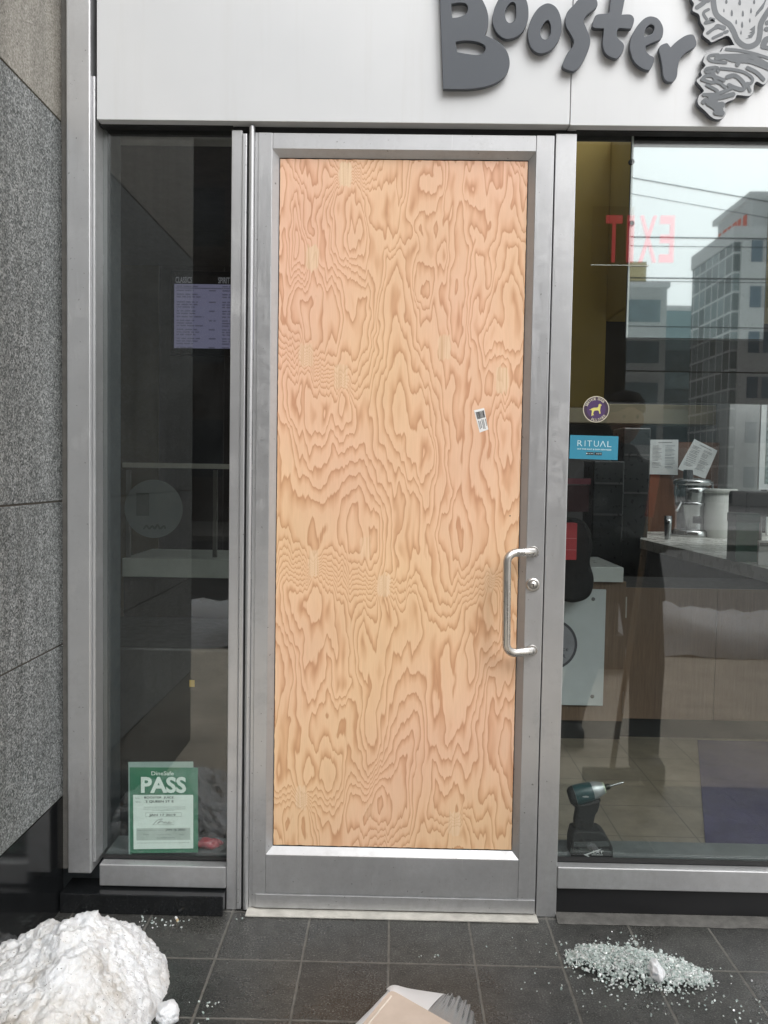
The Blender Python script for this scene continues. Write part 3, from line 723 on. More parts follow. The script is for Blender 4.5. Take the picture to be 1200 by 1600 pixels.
for i in range(130):                      # thinning scatter around the heap
    t = random.gauss(.5, .38); w = random.gauss(0, .065); q = ax0+(ax1-ax0)*t+Vector((-(ax1-ax0).y, (ax1-ax0).x, 0)).normalized()*w
    if q.y > -.06: continue
    shard(mb, (q.x, q.y, .003), random.uniform(.0012, .0030))
for px, py, n_, s_ in ((1040, 1548, 26, .05), (1120, 1575, 36, .05), (1150, 1560, 14, .06), (930, 1545, 16, .04), (880, 1535, 8, .05), (660, 1494, 2, .006), (682, 1496, 3, .005), (990, 1466, 12, .015), (960, 1560, 12, .06), (240, 1441, 26, .025), (280, 1440, 10, .02), (115, 1441, 16, .018), (372, 1434, 14, .008), (318, 1575, 10, .03), (1040, 1570, 10, .05)):
    c = on(px, py)
    for i in range(n_):
        y = c.y+random.gauss(0, s_)
        if y > -.055: continue
        shard(mb, (c.x+random.gauss(0, s_*1.3), y, .003), random.uniform(.0014, .0034))
o = mb.build('broken_glass', SH); tag(o, 'heap of greenish crushed safety glass strewn across the dark paving', 'broken glass', kind='stuff')
p = on(1024, 1531)
o = lump('ice_chunk', (p.x, p.y, .028), .021, (.95, 1.9, 1.0), mat_snow(.35), 8.0, .3); tag(o, 'smooth pale lump of ice sitting on the broken glass heap', 'ice')

# cigarette end by the wall
c = on(276, 1438); d = Vector((.35, -.62, -.0)).normalized()
cg = thing('cigarette_butt', 'short white cigarette end lying on paving below the left window', 'cigarette', (c.x, c.y, 0))
MB().tube([c+Vector((0, 0, .0042))-d*.011, c+Vector((0, 0, .0042))+d*.004], .004, 10).build('paper_tube', WHITE, cg)
MB().tube([c+Vector((0, 0, .0042))+d*.0042, c+Vector((0, 0, .0042))+d*.011], .0041, 10).build('filter', plain('tan_filter', (.52, .40, .24), .8), cg)

# ------------------------------------------------------------------ upturned tray at the bottom edge
zt = .105
tr = thing('tray', 'upturned beige tray with a crinkled silver foil rim on the paving', 'tray', (.02, -.75, 0))
fl = lambda px, py, z: on(px, py, z)
a = fl(611, 1546, zt); b_ = fl(718, 1607, zt); lft = fl(556, 1612, zt); dn = (lft-a).normalized()
dr_ = (b_-a)
du = dr_.normalized()
Pp = [a+dn*.020, a+dn*.0105+du*.0012, a+dn*.004+du*.0048, a+dn*.0008+du*.0115, a+du*.020, b_, b_+dr_*.35, b_+dr_*.35+dn*.26, a+dn*.26]
def mat_tray():
    t = NT('beige_board'); v = t.coord(); a_ = t.noise(v, 14, 5, .6)
    t.pbr(t.ramp(a_, [(.3, (.50, .415, .35)), (.7, (.57, .48, .41))]), .45, 0, t.bump(a_, .12, .01)); return t.m
mb = MB(); mb.add([Vector((q.x, q.y, zt)) for q in Pp]+[Vector((q.x, q.y, zt-.004)) for q in Pp], [tuple(range(9)), tuple(range(17, 8, -1))]+[(i, (i+1) % 9, 9+(i+1) % 9, 9+i) for i in range(9)])
bd_ = mb.build('base_board', mat_tray(), tr)
mb = MB(); r0 = a+dn*.02+dr_.normalized()*.013; mb.tube([r0+Vector((0, 0, zt-r0.z)), r0+dn*.22+Vector((0, 0, zt-(r0+dn*.22).z))], .0022, 8); mb.build('ridge', plain('pale_beige', (.66, .59, .52), .5), bd_)
# foil skirt: from the board edge, flaring to a rim just above the paving, pleated toward the right corner
foil = NT('aluminium_foil'); v_ = foil.coord(); fz = foil.noise(v_, 40, 4, .6)
foil.pbr((.90, .90, .91), .24, 1.0, foil.bump(fz, .06, .003)); foilm = foil.m
ctl_in = [a+dn*.26, a+dn*.12, a+dn*.022, a+dn*.006+du*.005, a+du*.022, a+dr_*.25, a+dr_*.5, a+dr_*.75, b_, b_+dr_*.18, b_+dr_*.35]
rimp = [(430, 1760, .07), (506, 1652, .08), (599, 1556, .088), (604, 1545, .088), (616, 1539, .084), (640, 1544.5, .066), (688, 1552, .045), (708, 1555, .04), (730, 1566, .035), (742, 1590, .03), (746, 1625, .03)]
ctl_out = [fl(px, py, z) for px, py, z in rimp]
def crv(L, s_):
    f = s_*(len(L)-1); i = min(int(f), len(L)-2); u = f-i
    p0, p1, p2, p3 = L[max(i-1, 0)], L[i], L[i+1], L[min(i+2, len(L)-1)]
    return .5*(2*p1+(p2-p0)*u+(2*p0-5*p1+4*p2-p3)*u*u+(3*p1-p0-3*p2+p3)*u**3)
def skirt(name, s0, s1, mat, N, K, pleat):
    mb = MB(); vs = []
    for i in range(N+1):
        s_ = s0+(s1-s0)*i/N; p0 = crv(ctl_in, s_); p0 = Vector((p0.x, p0.y, zt-.002)); p1 = crv(ctl_out, s_)
        tan = (crv(ctl_out, min(1, s_+.01))-crv(ctl_out, max(0, s_-.01))).normalized(); nrm = tan.cross((p1-p0).normalized())
        for k in range(K+1):
            u = k/K; q = p0.lerp(p1, u)
            if pleat:
                fade = min(1, (s_-s0)/.06)*min(1, u*1.6)
                w_ = math.sin(s_*138+.7*math.sin(s_*47)); q += nrm*(.0036*fade*w_*min(1, u*1.3))
                q += (p1-p0).normalized()*(.0015*fade*u*math.sin(s_*138+1.2))
            else: q += nrm*(.003*math.sin(u*math.pi))
            vs.append(q)
    mb.add(vs, [(i*(K+1)+k, i*(K+1)+k+1, (i+1)*(K+1)+k+1, (i+1)*(K+1)+k) for i in range(N) for k in range(K)], True)
    return mb.build(name, mat, tr)
satin = NT('satin_foil'); v_ = satin.coord(); satin.pbr((.84, .85, .87), .38, .25, satin.bump(satin.noise(v_, 9, 3), .1, .01))
skirt('side_wall', 0, .62, satin.m, 90, 8, False)
skirt('foil_pleat', .62, 1, foilm, 160, 8, True)

# ------------------------------------------------------------------ cafe interior
DARK = plain('charcoal_wall', (.030, .029, .029), .6, 0, .2, 2)
DARK2 = plain('dark_brown_wall', (.045, .036, .028), .6, 0, .2, 2)
OLIVE = plain('mustard_wall_paint', (.50, .36, .10), .7, 0, .1, 2)
boxo('cafe_floor', mat_floor_in(), None, -3.0, 4.6, .0455, 5.75, -.1, .004, kind='structure')
cw = thing('cafe_interior', 'dark cafe room shell of walls and ceiling with added daylight openings behind the windows', 'room', (0, 5.1, 0))
YB = 5.6
boxo('back_wall', DARK, cw, -3.0, 4.6, YB, YB+.1, .004, 3.4)
boxo('side_wall', DARK, cw, -3.1, -3.001, .1, YB, .004, 3.4)
boxo('side_pane', GLASS, cw, 4.62, 4.626, .1, YB, .5, 3.4)  # glazing added in place of a side wall to let in more daylight
boxo('added_side_sill', plain('grey_wall', (.22, .23, .23), .7), cw, 4.6, 4.7, .1, YB, .004, .499)
for y_ in (.1, 1.6, 3.1, 4.55): boxo('added_side_mullion', ALU, cw, 4.59, 4.615, y_, y_+.07, .5005, 3.399)
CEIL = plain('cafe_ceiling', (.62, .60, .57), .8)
boxo('ceiling', CEIL, cw, -3.1, .3, .13, 2.6, 3.401, 3.5)  # gaps left between ceiling pieces, added to brighten the room
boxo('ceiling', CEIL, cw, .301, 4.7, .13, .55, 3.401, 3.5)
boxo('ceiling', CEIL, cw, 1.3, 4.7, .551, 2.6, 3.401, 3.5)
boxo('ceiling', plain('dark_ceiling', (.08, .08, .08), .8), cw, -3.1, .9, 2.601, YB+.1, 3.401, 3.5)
boxo('added_skylight_bar', ALU, cw, .91, 4.7, 3.55, 3.63, 3.401, 3.48)  # crosses an added roof opening that lights the back counter
boxo('front_wall', DARK2, cw, -3.1, -1.46, .07, .13, .004, 3.4)
boxo('front_wall', DARK2, cw, 2.7, 4.7, .07, .13, .004, 3.4)
boxo('window_reveal', plain('blue_grey_reveal', (.060, .070, .075), .5), cw, -1.10, at(156, 700, .06).x-.0, .08, .26, .004, 2.6)
a = at(191, 300, YB-.02); b_ = at(250, 300, YB-.02)
boxo('olive_panel', plain('olive_panel', (.115, .10, .055), .7, 0, .2, 3), cw, a.x, b_.x, YB-.05, YB-.002, .004, 3.39)
a2 = at(320, 300, YB-.02)
boxo('grey_panel', plain('slate_panel', (.052, .050, .052), .7, 0, .2, 3), cw, b_.x+.002, a2.x+.2, YB-.04, YB-.002, .004, 3.39)
# mustard bulkhead on the right
bx = 1.24
boxo('bulkhead', OLIVE, cw, bx, 3.2, 1.05, 2.42, 2.33, 3.39, bev=.01)
boxo('mustard_wall', OLIVE, cw, .95, bx-.002, 2.40, 2.46, 1.82, 3.39)
boxo('brown_wall', DARK2, cw, .95, 3.4, 2.462, 2.52, 1.86, 3.39)
a, b_ = at(895, 630, 5.35), at(1119, 664, 5.35)
sh_ = boxo('wall_beam', plain('olive_beam', (.12, .102, .06), .6, 0, .15, 3), cw, a.x-.6, b_.x, 5.35, YB-.002, b_.z, a.z, bev=.006)
a, b_ = at(1017, 690, 5.2), at(1142, 840, 5.2)
boxo('brown_board', mat_wood('brown_board', (.085, .035, .018), (.125, .055, .028), 'Z', 22), cw, a.x, b_.x, 5.2, 5.26, b_.z-.1, a.z)
a, b_ = at(1145, 500, 5.0), at(1188, 800, 5.0)
boxo('grey_column', plain('grey_column', (.30, .31, .31), .7, 0, .08), cw, a.x, b_.x, 5.0, 5.3, .004, 3.39, bev=.01)

# hanging mirrored panel inside the right window
mp_ = thing('mirrored_panel', 'tall glossy panel hanging inside the right window and mirroring sky and office tower', 'panel', (1.1, .06, 1.9))
t = NT('mirror_glass'); bs = t.n('BsdfGlossy', {'Color': (.50, .52, .53), 'Roughness': .022}); t.t.links.new(bs.outputs[0], t.out.inputs[0]); MIRR = t.m
a, b_ = at(990.5, 213, .061), at(1192, 530, .061)
boxo('mirror_face', MIRR, mp_, a.x, b_.x, .0600, .0640, b_.z, a.z)
boxo('backing', plain('panel_back', (.05, .05, .05), .5), mp_, a.x-.004, b_.x+.004, .0641, .080, b_.z-.003, a.z+.01)
boxo('edge_strip', plain('white_edge', (.5, .52, .52), .4), mp_, a.x-.006, a.x-.0003, .0598, .0634, b_.z, a.z)
for py in (254, 350):
    c = at(986, py, .0638); MB().lathe(c, [(.009, 0), (.009, .004), (.009, .008), (.006, .010)], (0, -1, 0), 18).build('standoff', INK, mp_)

# edge-lit exit sign seen from behind
ex = thing('exit_sign', 'clear acrylic sign with glowing red letters seen reversed from behind', 'exit sign', (.75, .055, 1.8))
t = NT('clear_acrylic'); tr_ = t.n('BsdfTransparent', {'Color': (.93, .90, .88)}); gl_ = t.n('BsdfGlossy', {'Roughness': .02}); ms = t.n('MixShader', {0: .03, 1: tr_.outputs[0], 2: gl_.outputs[0]}); t.t.links.new(ms.outputs[0], t.out.inputs[0])
a, b_ = at(926, 322, .0545), at(989, 414, .0545)
MB().add([(a.x, .0545, a.z), (b_.x, .0545, a.z), (b_.x, .0545, b_.z), (a.x, .0545, b_.z)], [(0, 1, 2, 3)]).build('acrylic_plate', t.m, ex)
boxo('bottom_edge', plain('acrylic_edge', (.55, .52, .46), .3), ex, a.x, at(1014, 413, .0545).x, .0537, .0556, b_.z-.0025, b_.z)
t = NT('red_glow'); tt = t.n('BsdfTransparent', {'Color': (.97, .84, .85)}); em_ = t.n('Emission', {'Color': (.90, .07, .11, 1), 'Strength': .22}); ms = t.n('AddShader', {0: tt.outputs[0], 1: em_.outputs[0]}); t.t.links.new(ms.outputs[0], t.out.inputs[0])
mb = MB()
for ch, x0, x1 in (('T', 947, 971), ('I', 980, 990), ('X', 1000, 1026), ('E', 1032, 1053)):
    A0, A1 = at(x0, 336, .0538), at(x1, 410, .0538); mb.text(ch, A0.x, A1.x, A1.z, A0.z, .0538, .02, mirror=True)
mb.build('lettering', t.m, ex)

# menu screen on the far left
ms_ = thing('menu_screen', 'dim lilac lit menu screen with rows of text deep inside the left window', 'screen', (-1.5, 4.4, 2.2))
yS = 4.40
a, b_ = at(272.5, 432, yS), at(362, 545, yS); wS = b_.x-a.x; X1 = a.x+wS*2.4
boxo('bezel', plain('screen_black', (.012, .012, .013), .4), ms_, a.x-.03, X1+.03, yS+.002, yS+.05, b_.z-.06, a.z+.05, bev=.004)
top = at(272, 443.5, yS).z
boxo('lit_page', mat_emit('lilac_screen', (.30, .29, .45), .36), ms_, a.x, X1, yS-.001, yS+.0015, b_.z, top)
mb = MB(); c_ = at(300, 438, yS); mb.text('CLASSICS', a.x+.01, at(300, 440, yS).x, top+.008, a.z-.002, yS-.002, .02); HG = mat_emit('heading_glow', (.5, .5, .55), .20); mb.build('heading', HG, ms_); mb = MB(); q = at(341, 440, yS).x; mb.text('SPIRIT', q, at(359, 440, yS).x, top+.008, a.z-.002, yS-.002, .02)
mb.build('heading', HG, ms_)
mb = MB(); rows = [454, 460, 464, 472, 476, 480, 486, 490, 495, 501, 505, 509, 515, 519, 523, 529, 533, 537, 543]
random.seed(11)
def wrow(x0, x1, py, dark=True, h=.010):
    z = at(300, py, yS).z; x = x0
    while x < x1:
        w = random.uniform(.02, .07); mb.box(x, min(x+w, x1), yS-.0025, yS-.0012, z-h/2, z+h/2); x += w+.010
for i, py in enumerate([447.5]+rows):
    L = random.uniform(.42, .72)
    for k in range(3):
        x0 = a.x+.02+k*wS*.79; wrow(x0, x0+wS*.66*L, py)
        if i % 3 == 1: wrow(x0+wS*.56, x0+wS*.68, py)
zz = at(300, 450.3, yS).z; mb.box(a.x+.01, X1-.02, yS-.0022, yS-.0012, zz-.004, zz+.004)
mb.build('menu_text', mat_emit('screen_ink', (.24, .23, .36), .20), ms_)

# left counter with sneeze guard
cl = thing('service_counter', 'pale counter with glass guard and round decal behind the left window', 'counter', (-1.2, 2.3, 0))
yC = 2.27
a, b_ = at(191, 872, yC), at(420, 905, yC)
boxo('counter_top', plain('counter_grey', (.60, .64, .58), .4, 0, .12, 6), cl, a.x, b_.x, yC, yC+.6, b_.z, a.z, bev=.004)
boxo('front_panel', plain('counter_front', (.035, .032, .028), .5), cl, a.x, b_.x, yC+.03, yC+.6, .004, b_.z-.001)
a, b_ = at(191, 722.5, yC), at(420, 734, yC)
boxo('guard_rail', plain('guard_rail', (.66, .65, .57), .4, 0, .1), cl, a.x, b_.x, yC, yC+.25, b_.z, a.z, bev=.003)
for px in (336, 200):
    p, q = at(px, 734, yC+.02), at(px, 871, yC+.02); boxo('guard_post', plain('guard_post', (.22, .22, .20), .4, .3), cl, p.x-.012, p.x+.012, yC+.02, yC+.045, q.z, p.z-.0005)
c = at(240, 795, yC-.002); e = at(285.5, 795, yC-.002); r = e.x-c.x
vs = [(c.x+r*math.cos(k*math.pi/24), yC-.002, c.z+r*math.sin(k*math.pi/24)) for k in range(48)]
dc = MB().add(vs, [tuple(range(48))]).build('round_decal', plain('frosted_grey', (.27, .31, .30), .5, 0, .1, 6), cl)
dc['label'] = 'round frosted grey decal with small script at its foot'
mb = MB(); q = [at(*pp, yC-.0035) for pp in ((225, 826), (229, 821), (233, 826), (238, 822), (242, 826), (246, 820), (250, 826), (256, 822), (258, 825))]; mb.ribbon([(w.x, w.z) for w in q], .011, yC-.0035)
q1, q2 = at(213, 770, yC-.0035), at(233, 806, yC-.0035); mb.box(q1.x, q2.x, yC-.0035, yC-.003, q2.z, q1.z)
mb.build('script', plain('decal_ink', (.14, .16, .15), .6), dc)
# bits low in the left window
a = at(300, 1068, .29); o = boxo('price_tag', plain('yellow_tag', (.55, .38, .10), .6), None, a.x-.009, a.x+.009, a.y, a.y+.002, a.z-.012, a.z+.012)
tag(o, 'small yellow tag low in the dark behind the left window', 'tag')
ct = boxo('added_dark_cabinet', plain('cabinet_dark', (.018, .018, .018), .35), None, -1.3, -.30, .293, .9, .004, .78, bev=.01); tag(ct, 'low dark cabinet added to keep the foot of the left window dark', 'cabinet')  # put in to hide the floor and keep this corner dark
a = at(328, 1312, .12)
o = lump('crumpled_wrapper', (a.x, .12, .16), .03, (1.3, .6, .55), plain('red_wrapper', (.42, .035, .05), .35), 5, .5, 3); tag(o, 'crumpled red wrapper lying at the foot of the left window', 'wrapper')
boxo('inner_ledge', plain('slate_ledge', (.10, .115, .115), .4, 0, .15, 8), cw, -.933, -.512, .053, .2, .10, .1435)
boxo('inner_ledge', plain('slate_ledge', (.10, .115, .115), .4, 0, .15, 8), cw, .53, 2.6, .053, .195, .10, .1655)

# front counter at the right window
fc = thing('front_counter', 'wood sided till counter with white top and panel beside the door', 'counter', (1.1, 1.8, 0))
yF = 1.74
WOOD = mat_wood('brown_laminate', (.135, .085, .055), (.20, .135, .090), 'Z', 90)
a, b_ = at(925, 886, yF), at(974, 910, yF); XLc = .45
boxo('counter_top', plain('white_counter', (.56, .59, .57), .3, 0, .06), fc, XLc, b_.x, yF, yF+.55, b_.z, a.z, bev=.003)
a2, b2 = at(880, 912, yF+.03), at(972, 1127, yF+.03)
boxo('side_panel', WOOD, fc, XLc, b2.x, yF+.03, yF+.55, b2.z, b_.z-.001)
boxo('kick_plate', plain('kick_black', (.02, .02, .02), .4), fc, XLc, b2.x-.004, yF+.05, yF+.55, .004, b2.z-.001)
a, b_ = at(870, 920, yF+.012), at(942, 1103, yF+.012)
wp = boxo('white_panel', plain('white_board', (.55, .585, .585), .4, 0, .05), fc, XLc+.02, b_.x, yF+.012, yF+.029, b_.z, a.z, bev=.002)
wp['label'] = 'white board with round grey badge screwed to the counter front'
for px, py in ((927, 936), (925.5, 1088)):
    c = at(px, py, yF+.012); MB().lathe(c, [(.010, 0), (.010, .003), (.006, .005)], (0, -1, 0), 14).build('screw', INKG, wp)
c = at(862, 1007, yF+.011); e = at(902, 1007, yF+.011); r = e.x-c.x
def disc(mb, c, r, y, n=48): return mb.add([(c.x+r*math.cos(k*2*math.pi/n), y, c.z+r*math.sin(k*2*math.pi/n)) for k in range(n)], [tuple(range(n))])
bdg = disc(MB(), c, r, yF+.0112).build('badge', plain('badge_dark', (.07, .07, .08), .5), wp)
disc(MB(), c, r*.90, yF+.0106).build('badge_face', plain('badge_grey', (.27, .27, .29), .5), bdg)
mb = MB()
for st, x1_, py in (('JUICE', 888, 1016), ('BAR', 884, 1025)):
    w = at(x1_, py, yF+.010); mb.text(st, w.x-.075, w.x, w.z-.009, w.z+.009, yF+.0100, .01)
mb.build('badge_text', plain('badge_ink', (.05, .05, .055), .5), bdg)

# wood cabinet
wc = thing('wood_cabinet', 'long brown wood cabinet with dark plinth standing right of the till counter', 'cabinet', (1.8, 2.0, 0))
yW = 1.80
a, b_ = at(974, 918, yW), at(1200, 1127, yW)
sxm = at(971, 1000, yW).x
boxo('door_panel', WOOD, wc, sxm+.004, sxm+.50, yW, yW+.02, b_.z, a.z, bev=.0015)
boxo('door_panel', WOOD, wc, sxm+.503, 2.9, yW, yW+.02, b_.z, a.z, bev=.0015)
boxo('carcass', plain('carcass_dark', (.015, .014, .013), .6), wc, sxm+.004, 2.9, yW+.0205, yW+.5, b_.z, a.z-.001)
boxo('kick_plate', plain('kick_black', (.02, .02, .02), .4), wc, sxm+.004, 2.9, yW+.04, yW+.5, .004, b_.z-.001)
for p0, p1 in (((978, 933), (977.5, 965)), ((972.5, 1081), (971.5, 1114))):
    A0, A1 = at(*p0, yW-.012), at(*p1, yW-.012); MB().tube([A0, A1], .006, 10).build('handle', STEEL, wc)
# black bag hanging over the till counter
a, b_ = at(878, 825, 1.62), at(921, 936, 1.62)
outl_ = [at(px, py, 1.62) for px, py in cat([(860, 815), (890, 815), (912, 822), (921, 850), (917, 880), (923, 905), (918, 928), (900, 936), (884, 934), (860, 925)], 5)]
mb = MB(); mb.curve2d([[(p.x, p.z) for p in outl_]], 1.67, .10, .02)
o = mb.build('black_bag', plain('black_cloth', (.014, .014, .015), .8, 0, .3, 20, .3)); tag(o, 'black cloth bag hanging over the till counter by the door', 'bag')
rb = thing('red_box', 'bright red carton standing by the black bag left of the counter', 'carton', (.9, 1.55, 1.0))
a, b_ = at(872, 817, 1.55), at(900.5, 875, 1.55)
RED = plain('red_card', (.52, .045, .055), .5)
boxo('carton', RED, rb, a.x, b_.x, 1.55, 1.612, b_.z, a.z, bev=.002)
for py in (841, 859):
    z = at(880, py, 1.549).z; boxo('seam', plain('pale_red', (.7, .2, .2), .5), rb, a.x+.001, b_.x-.001, 1.5485, 1.5497, z-.0015, z+.0015)
a, b_ = at(872, 747, 2.2), at(923, 757, 2.2)
o = boxo('pink_shelf_strip', plain('dusty_pink', (.33, .10, .13), .6), None, a.x-.3, b_.x, 2.2, 2.23, b_.z, a.z); tag(o, 'narrow dusty pink strip under a shelf left of the counter', 'strip')
a, b_ = at(872, 757.5, 2.2), at(920, 800, 2.2)
o = boxo('maroon_cabinet', plain('maroon', (.06, .015, .02), .5), None, a.x-.3, b_.x, 2.205, 2.5, b_.z, a.z-.001); tag(o, 'dark maroon cupboard directly under the pink strip', 'cupboard')

# back counter running into the room
bc = thing('back_counter', 'long white topped counter running into the room under the juicer', 'counter', (2.2, 2.6, 0))
zc = .91; e0 = at(1000, 843, 0); 
def onz(px, py, z): return on(px, py, z)
q0, q1 = onz(1000, 842, zc), onz(1200, 889, zc); q2 = q1+(q1-q0)*.10
cxm = plain('stone_counter', (.66, .66, .62), .28, 0, .08, 4)
vs = [Vector((q0.x, q0.y, zc)), Vector((q2.x, q2.y, zc)), Vector((4.4, q2.y, zc)), Vector((4.4, 5.15, zc)), Vector((q0.x+.32, 4.95, zc))]
mb = MB(); k = len(vs); mb.add(vs+[v-Vector((0, 0, .075)) for v in vs], [tuple(range(k)), tuple(range(2*k-1, k-1, -1))]+[(i, (i+1) % k, k+(i+1) % k, k+i) for i in range(k)])
mb.build('worktop', cxm, bc)
boxo('under_cabinet', plain('carcass_dark', (.015, .014, .013), .6), bc, q0.x+.36, 4.35, q2.y+.16, q0.y+.9, .004, zc-.0755)

# juicer
CHR = plain('chrome', (.40, .41, .41), .16, 1.0, .05)
c = onz(1079, 838, zc); c.z = zc
jc = thing('juicer', 'chrome commercial juicer with domed lid standing on the white worktop', 'juicer', c)
def pxr(px0, px1, y): return abs(at(px1, 800, y).x-at(px0, 800, y).x)/2
def zz_(py): return at(1079, py, c.y).z-zc
R1 = pxr(1051, 1108, c.y)
MB().lathe(c, [(R1, .001), (R1*1.02, .012), (R1, zz_(829)), (R1*.82, zz_(826))], n=40).build('base', CHR, jc)
MB().lathe(c, [(R1*.76, zz_(826)+.0005), (R1*.76, zz_(792)), (R1*.86, zz_(789)), (R1*.86, zz_(785)), (R1*.80, zz_(784))], n=40).build('motor_housing', CHR, jc)
MB().lathe(c, [(R1*.80, zz_(784)+.0005), (R1*.88, zz_(770)), (R1*.90, zz_(762)), (R1*.70, zz_(760))], n=40).build('bowl', CHR, jc)
MB().lathe(c, [(R1*.70, zz_(760)+.0005), (R1*1.0, zz_(757)), (R1*1.0, zz_(752)), (R1*.9, zz_(749)), (R1*.3, zz_(747))], n=40).build('lid', CHR, jc)
MB().lathe(c+Vector((-R1*.25, 0, 0)), [(R1*.26, zz_(748)), (R1*.26, zz_(736)), (R1*.22, zz_(734))], n=24).build('feed_tube', INK, jc)
MB().tube([c+Vector((-R1*.8, -.1, zz_(785))), c+Vector((-R1*1.15, -.16, zz_(797)))], .012, 10).build('spout', CHR, jc)
for s_ in (-1, 1): MB().tube([c+Vector((s_*R1*.92, -.04, zz_(785))), c+Vector((s_*R1*1.02, -.04, zz_(770))), c+Vector((s_*R1*.98, -.04, zz_(752)))], .010, 8).build('clamp_arm', CHR, jc)
a, b_ = at(1083, 808, c.y-R1*.8), at(1096, 818, c.y-R1*.8); boxo('rating_plate', INK, jc, a.x, b_.x, c.y-R1*.82, c.y-R1*.74, b_.z, a.z)
cb = onz(1107, 816, zc); mb = MB(); P0 = c+Vector((R1*.78, 0, zz_(814))); P3 = onz(1152, 834, zc+.01)
mb.tube([P0.lerp(P3, k/10)+Vector((0, 0, .03*math.sin(k/10*math.pi))) for k in range(11)], .007, 8); mb.build('cord', INK, jc)
# cup, bucket, boxes
c2 = onz(1043, 843, zc); c2.z = zc; Rc = pxr(1037, 1049, c2.y)
o = MB().lathe(c2, [(Rc*.75, .001), (Rc*.95, .12), (Rc*1.05, at(1043, 806, c2.y).z-zc), (Rc*.95, at(1043, 806, c2.y).z-zc-.004), (Rc*.7, .02)], n=24).build('steel_cup', CHR); tag(o, 'small tapered steel cup standing left of the juicer', 'cup')
c3 = onz(1132, 842, zc); c3.z = zc; c3.y += .15; Rb = pxr(1107, 1160, c3.y)
bk = thing('bucket', 'tall white plastic bucket with rolled rim right of the juicer', 'bucket', c3)
hb = at(1132, 764, c3.y).z-zc
PLW = plain('white_plastic', (.50, .51, .48), .4, 0, .05)
MB().lathe(c3, [(Rb*.80, .001), (Rb*.96, hb-.02), (Rb*.93, hb-.02), (Rb*.78, .01)], n=32).build('tub', PLW, bk)
MB().lathe(c3, [(Rb*.955, hb-.035), (Rb*1.03, hb-.03), (Rb*1.03, hb-.003), (Rb*.99, hb), (Rb*.93, hb-.004)], n=32).build('rim', PLW, bk)
a, b_ = at(1151, 803, 2.35), at(1185, 869, 2.35)
gb = thing('green_box', 'dark green box standing on the worktop right of the bucket', 'box', (2.0, 2.35, zc))
boxo('carton', plain('bottle_green', (.035, .10, .07), .5, 0, .15), gb, a.x, b_.x, 2.35, 2.48, zc+.001, a.z, bev=.003)
boxo('lid_band', plain('deep_green', (.012, .055, .040), .5), gb, a.x-.003, b_.x+.003, 2.346, 2.484, a.z-.05, a.z+.004, bev=.002)
a, b_ = at(1168, 768, 2.5), at(1206, 808, 2.5)
dm = thing('blender_base', 'black appliance standing behind the green box', 'appliance', (2.2, 2.55, zc))
boxo('body', plain('appliance_black', (.015, .016, .016), .35), dm, a.x, a.x+.35, 2.5, 2.8, b_.z, a.z, bev=.02)
for dx_ in (.03, .12, .25): MB().lathe((a.x+dx_, 2.6, zc+.0005), [(.022, 0), (.018, b_.z-zc)], n=14).build('leg', plain('appliance_grey', (.2, .2, .2), .4, .5), dm)
a, b_ = at(1186, 845, 2.2), at(1212, 869, 2.2)
wb = thing('card_holder', 'small white card with printed line right of the green box', 'card', (2.1, 2.2, zc))
boxo('card', WHITE, wb, a.x, b_.x, 2.2, 2.22, zc+.001, a.z)
A0, A1 = at(1187, 848, 2.198), at(1210, 854, 2.198); boxo('printed_band', INKG, wb, A0.x, A1.x, 2.1985, 2.1998, A1.z, A0.z)

# papers
def paper(name, pts, y, label, seed, tilt=False):
    mb = MB(); P = quad_at(mb, pts, y, .002); o = mb.build(name, plain('notice_paper', (.48, .50, .50), .6, 0, .08)); tag(o, label, 'paper')
    rr = random.Random(seed); mb = MB()
    def bar(u0, u1, v, h): mb.add([on_quad(P, u0, v, -.0015), on_quad(P, u1, v, -.0015), on_quad(P, u1, v+h, -.0015), on_quad(P, u0, v+h, -.0015)], [(0, 1, 2, 3)])
    bar(.28, .78, .07, .022)
    for cidx in range(2):
        v = .17
        while v < .82:
            bar(.08+.45*cidx, .08+.45*cidx+rr.uniform(.2, .36), v, .013); v += rr.choice((.038, .038, .06))
    mb.build('print_lines', INKG, o); return o
paper('notice_sheet', [(1016.5, 687), (1060, 687), (1059, 742), (1015, 741)], 5.18, 'upright printed sheet pinned to the brown board left of the juicer', 1)
paper('tilted_sheet', [(1085, 686), (1121, 704), (1102, 748), (1059, 733)], 5.0, 'tilted printed sheet leaning above the juicer', 2)
# round badge sign, and a pale framed panel standing in for a bright window
rs = thing('round_sign', 'dim round yellow sign high on the dark wall right of the dog sticker', 'sign', at(1098, 603, 5.1))
c = at(1098, 603, 5.1); r = at(1114, 603, 5.1).x-c.x
disc(MB(), c, r, 5.1).build('disc', plain('dull_yellow', (.20, .155, .04), .6), rs); 
mb = MB(); mb.box(c.x-r*.16, c.x+r*.16, 5.09, 5.099, c.z-r*.55, c.z+r*.15); disc(mb, c+Vector((0, 0, r*.42)), r*.2, 5.095); mb.build('figure_mark', INK, rs)
MB().tube([c+Vector((0, .02, 0)), Vector((c.x, YB, c.z))], .01, 8).build('bracket', INK, rs)
a, b_ = at(1192, 586, 4.6), at(1260, 766, 4.6)
ps = thing('window_stand_in', 'pale framed panel standing in for a bright window at the far right edge', 'window panel', (a.x, 4.6, 1.5))
boxo('frame', plain('frame_white', (.55, .57, .57), .4), ps, a.x, b_.x, 4.6, 4.63, b_.z, a.z)
boxo('print', plain('stand_in_print', (.20, .24, .23), .5, 0, .5, 30), ps, a.x+.05, b_.x-.05, 4.596, 4.5998, b_.z+.05, a.z-.05)
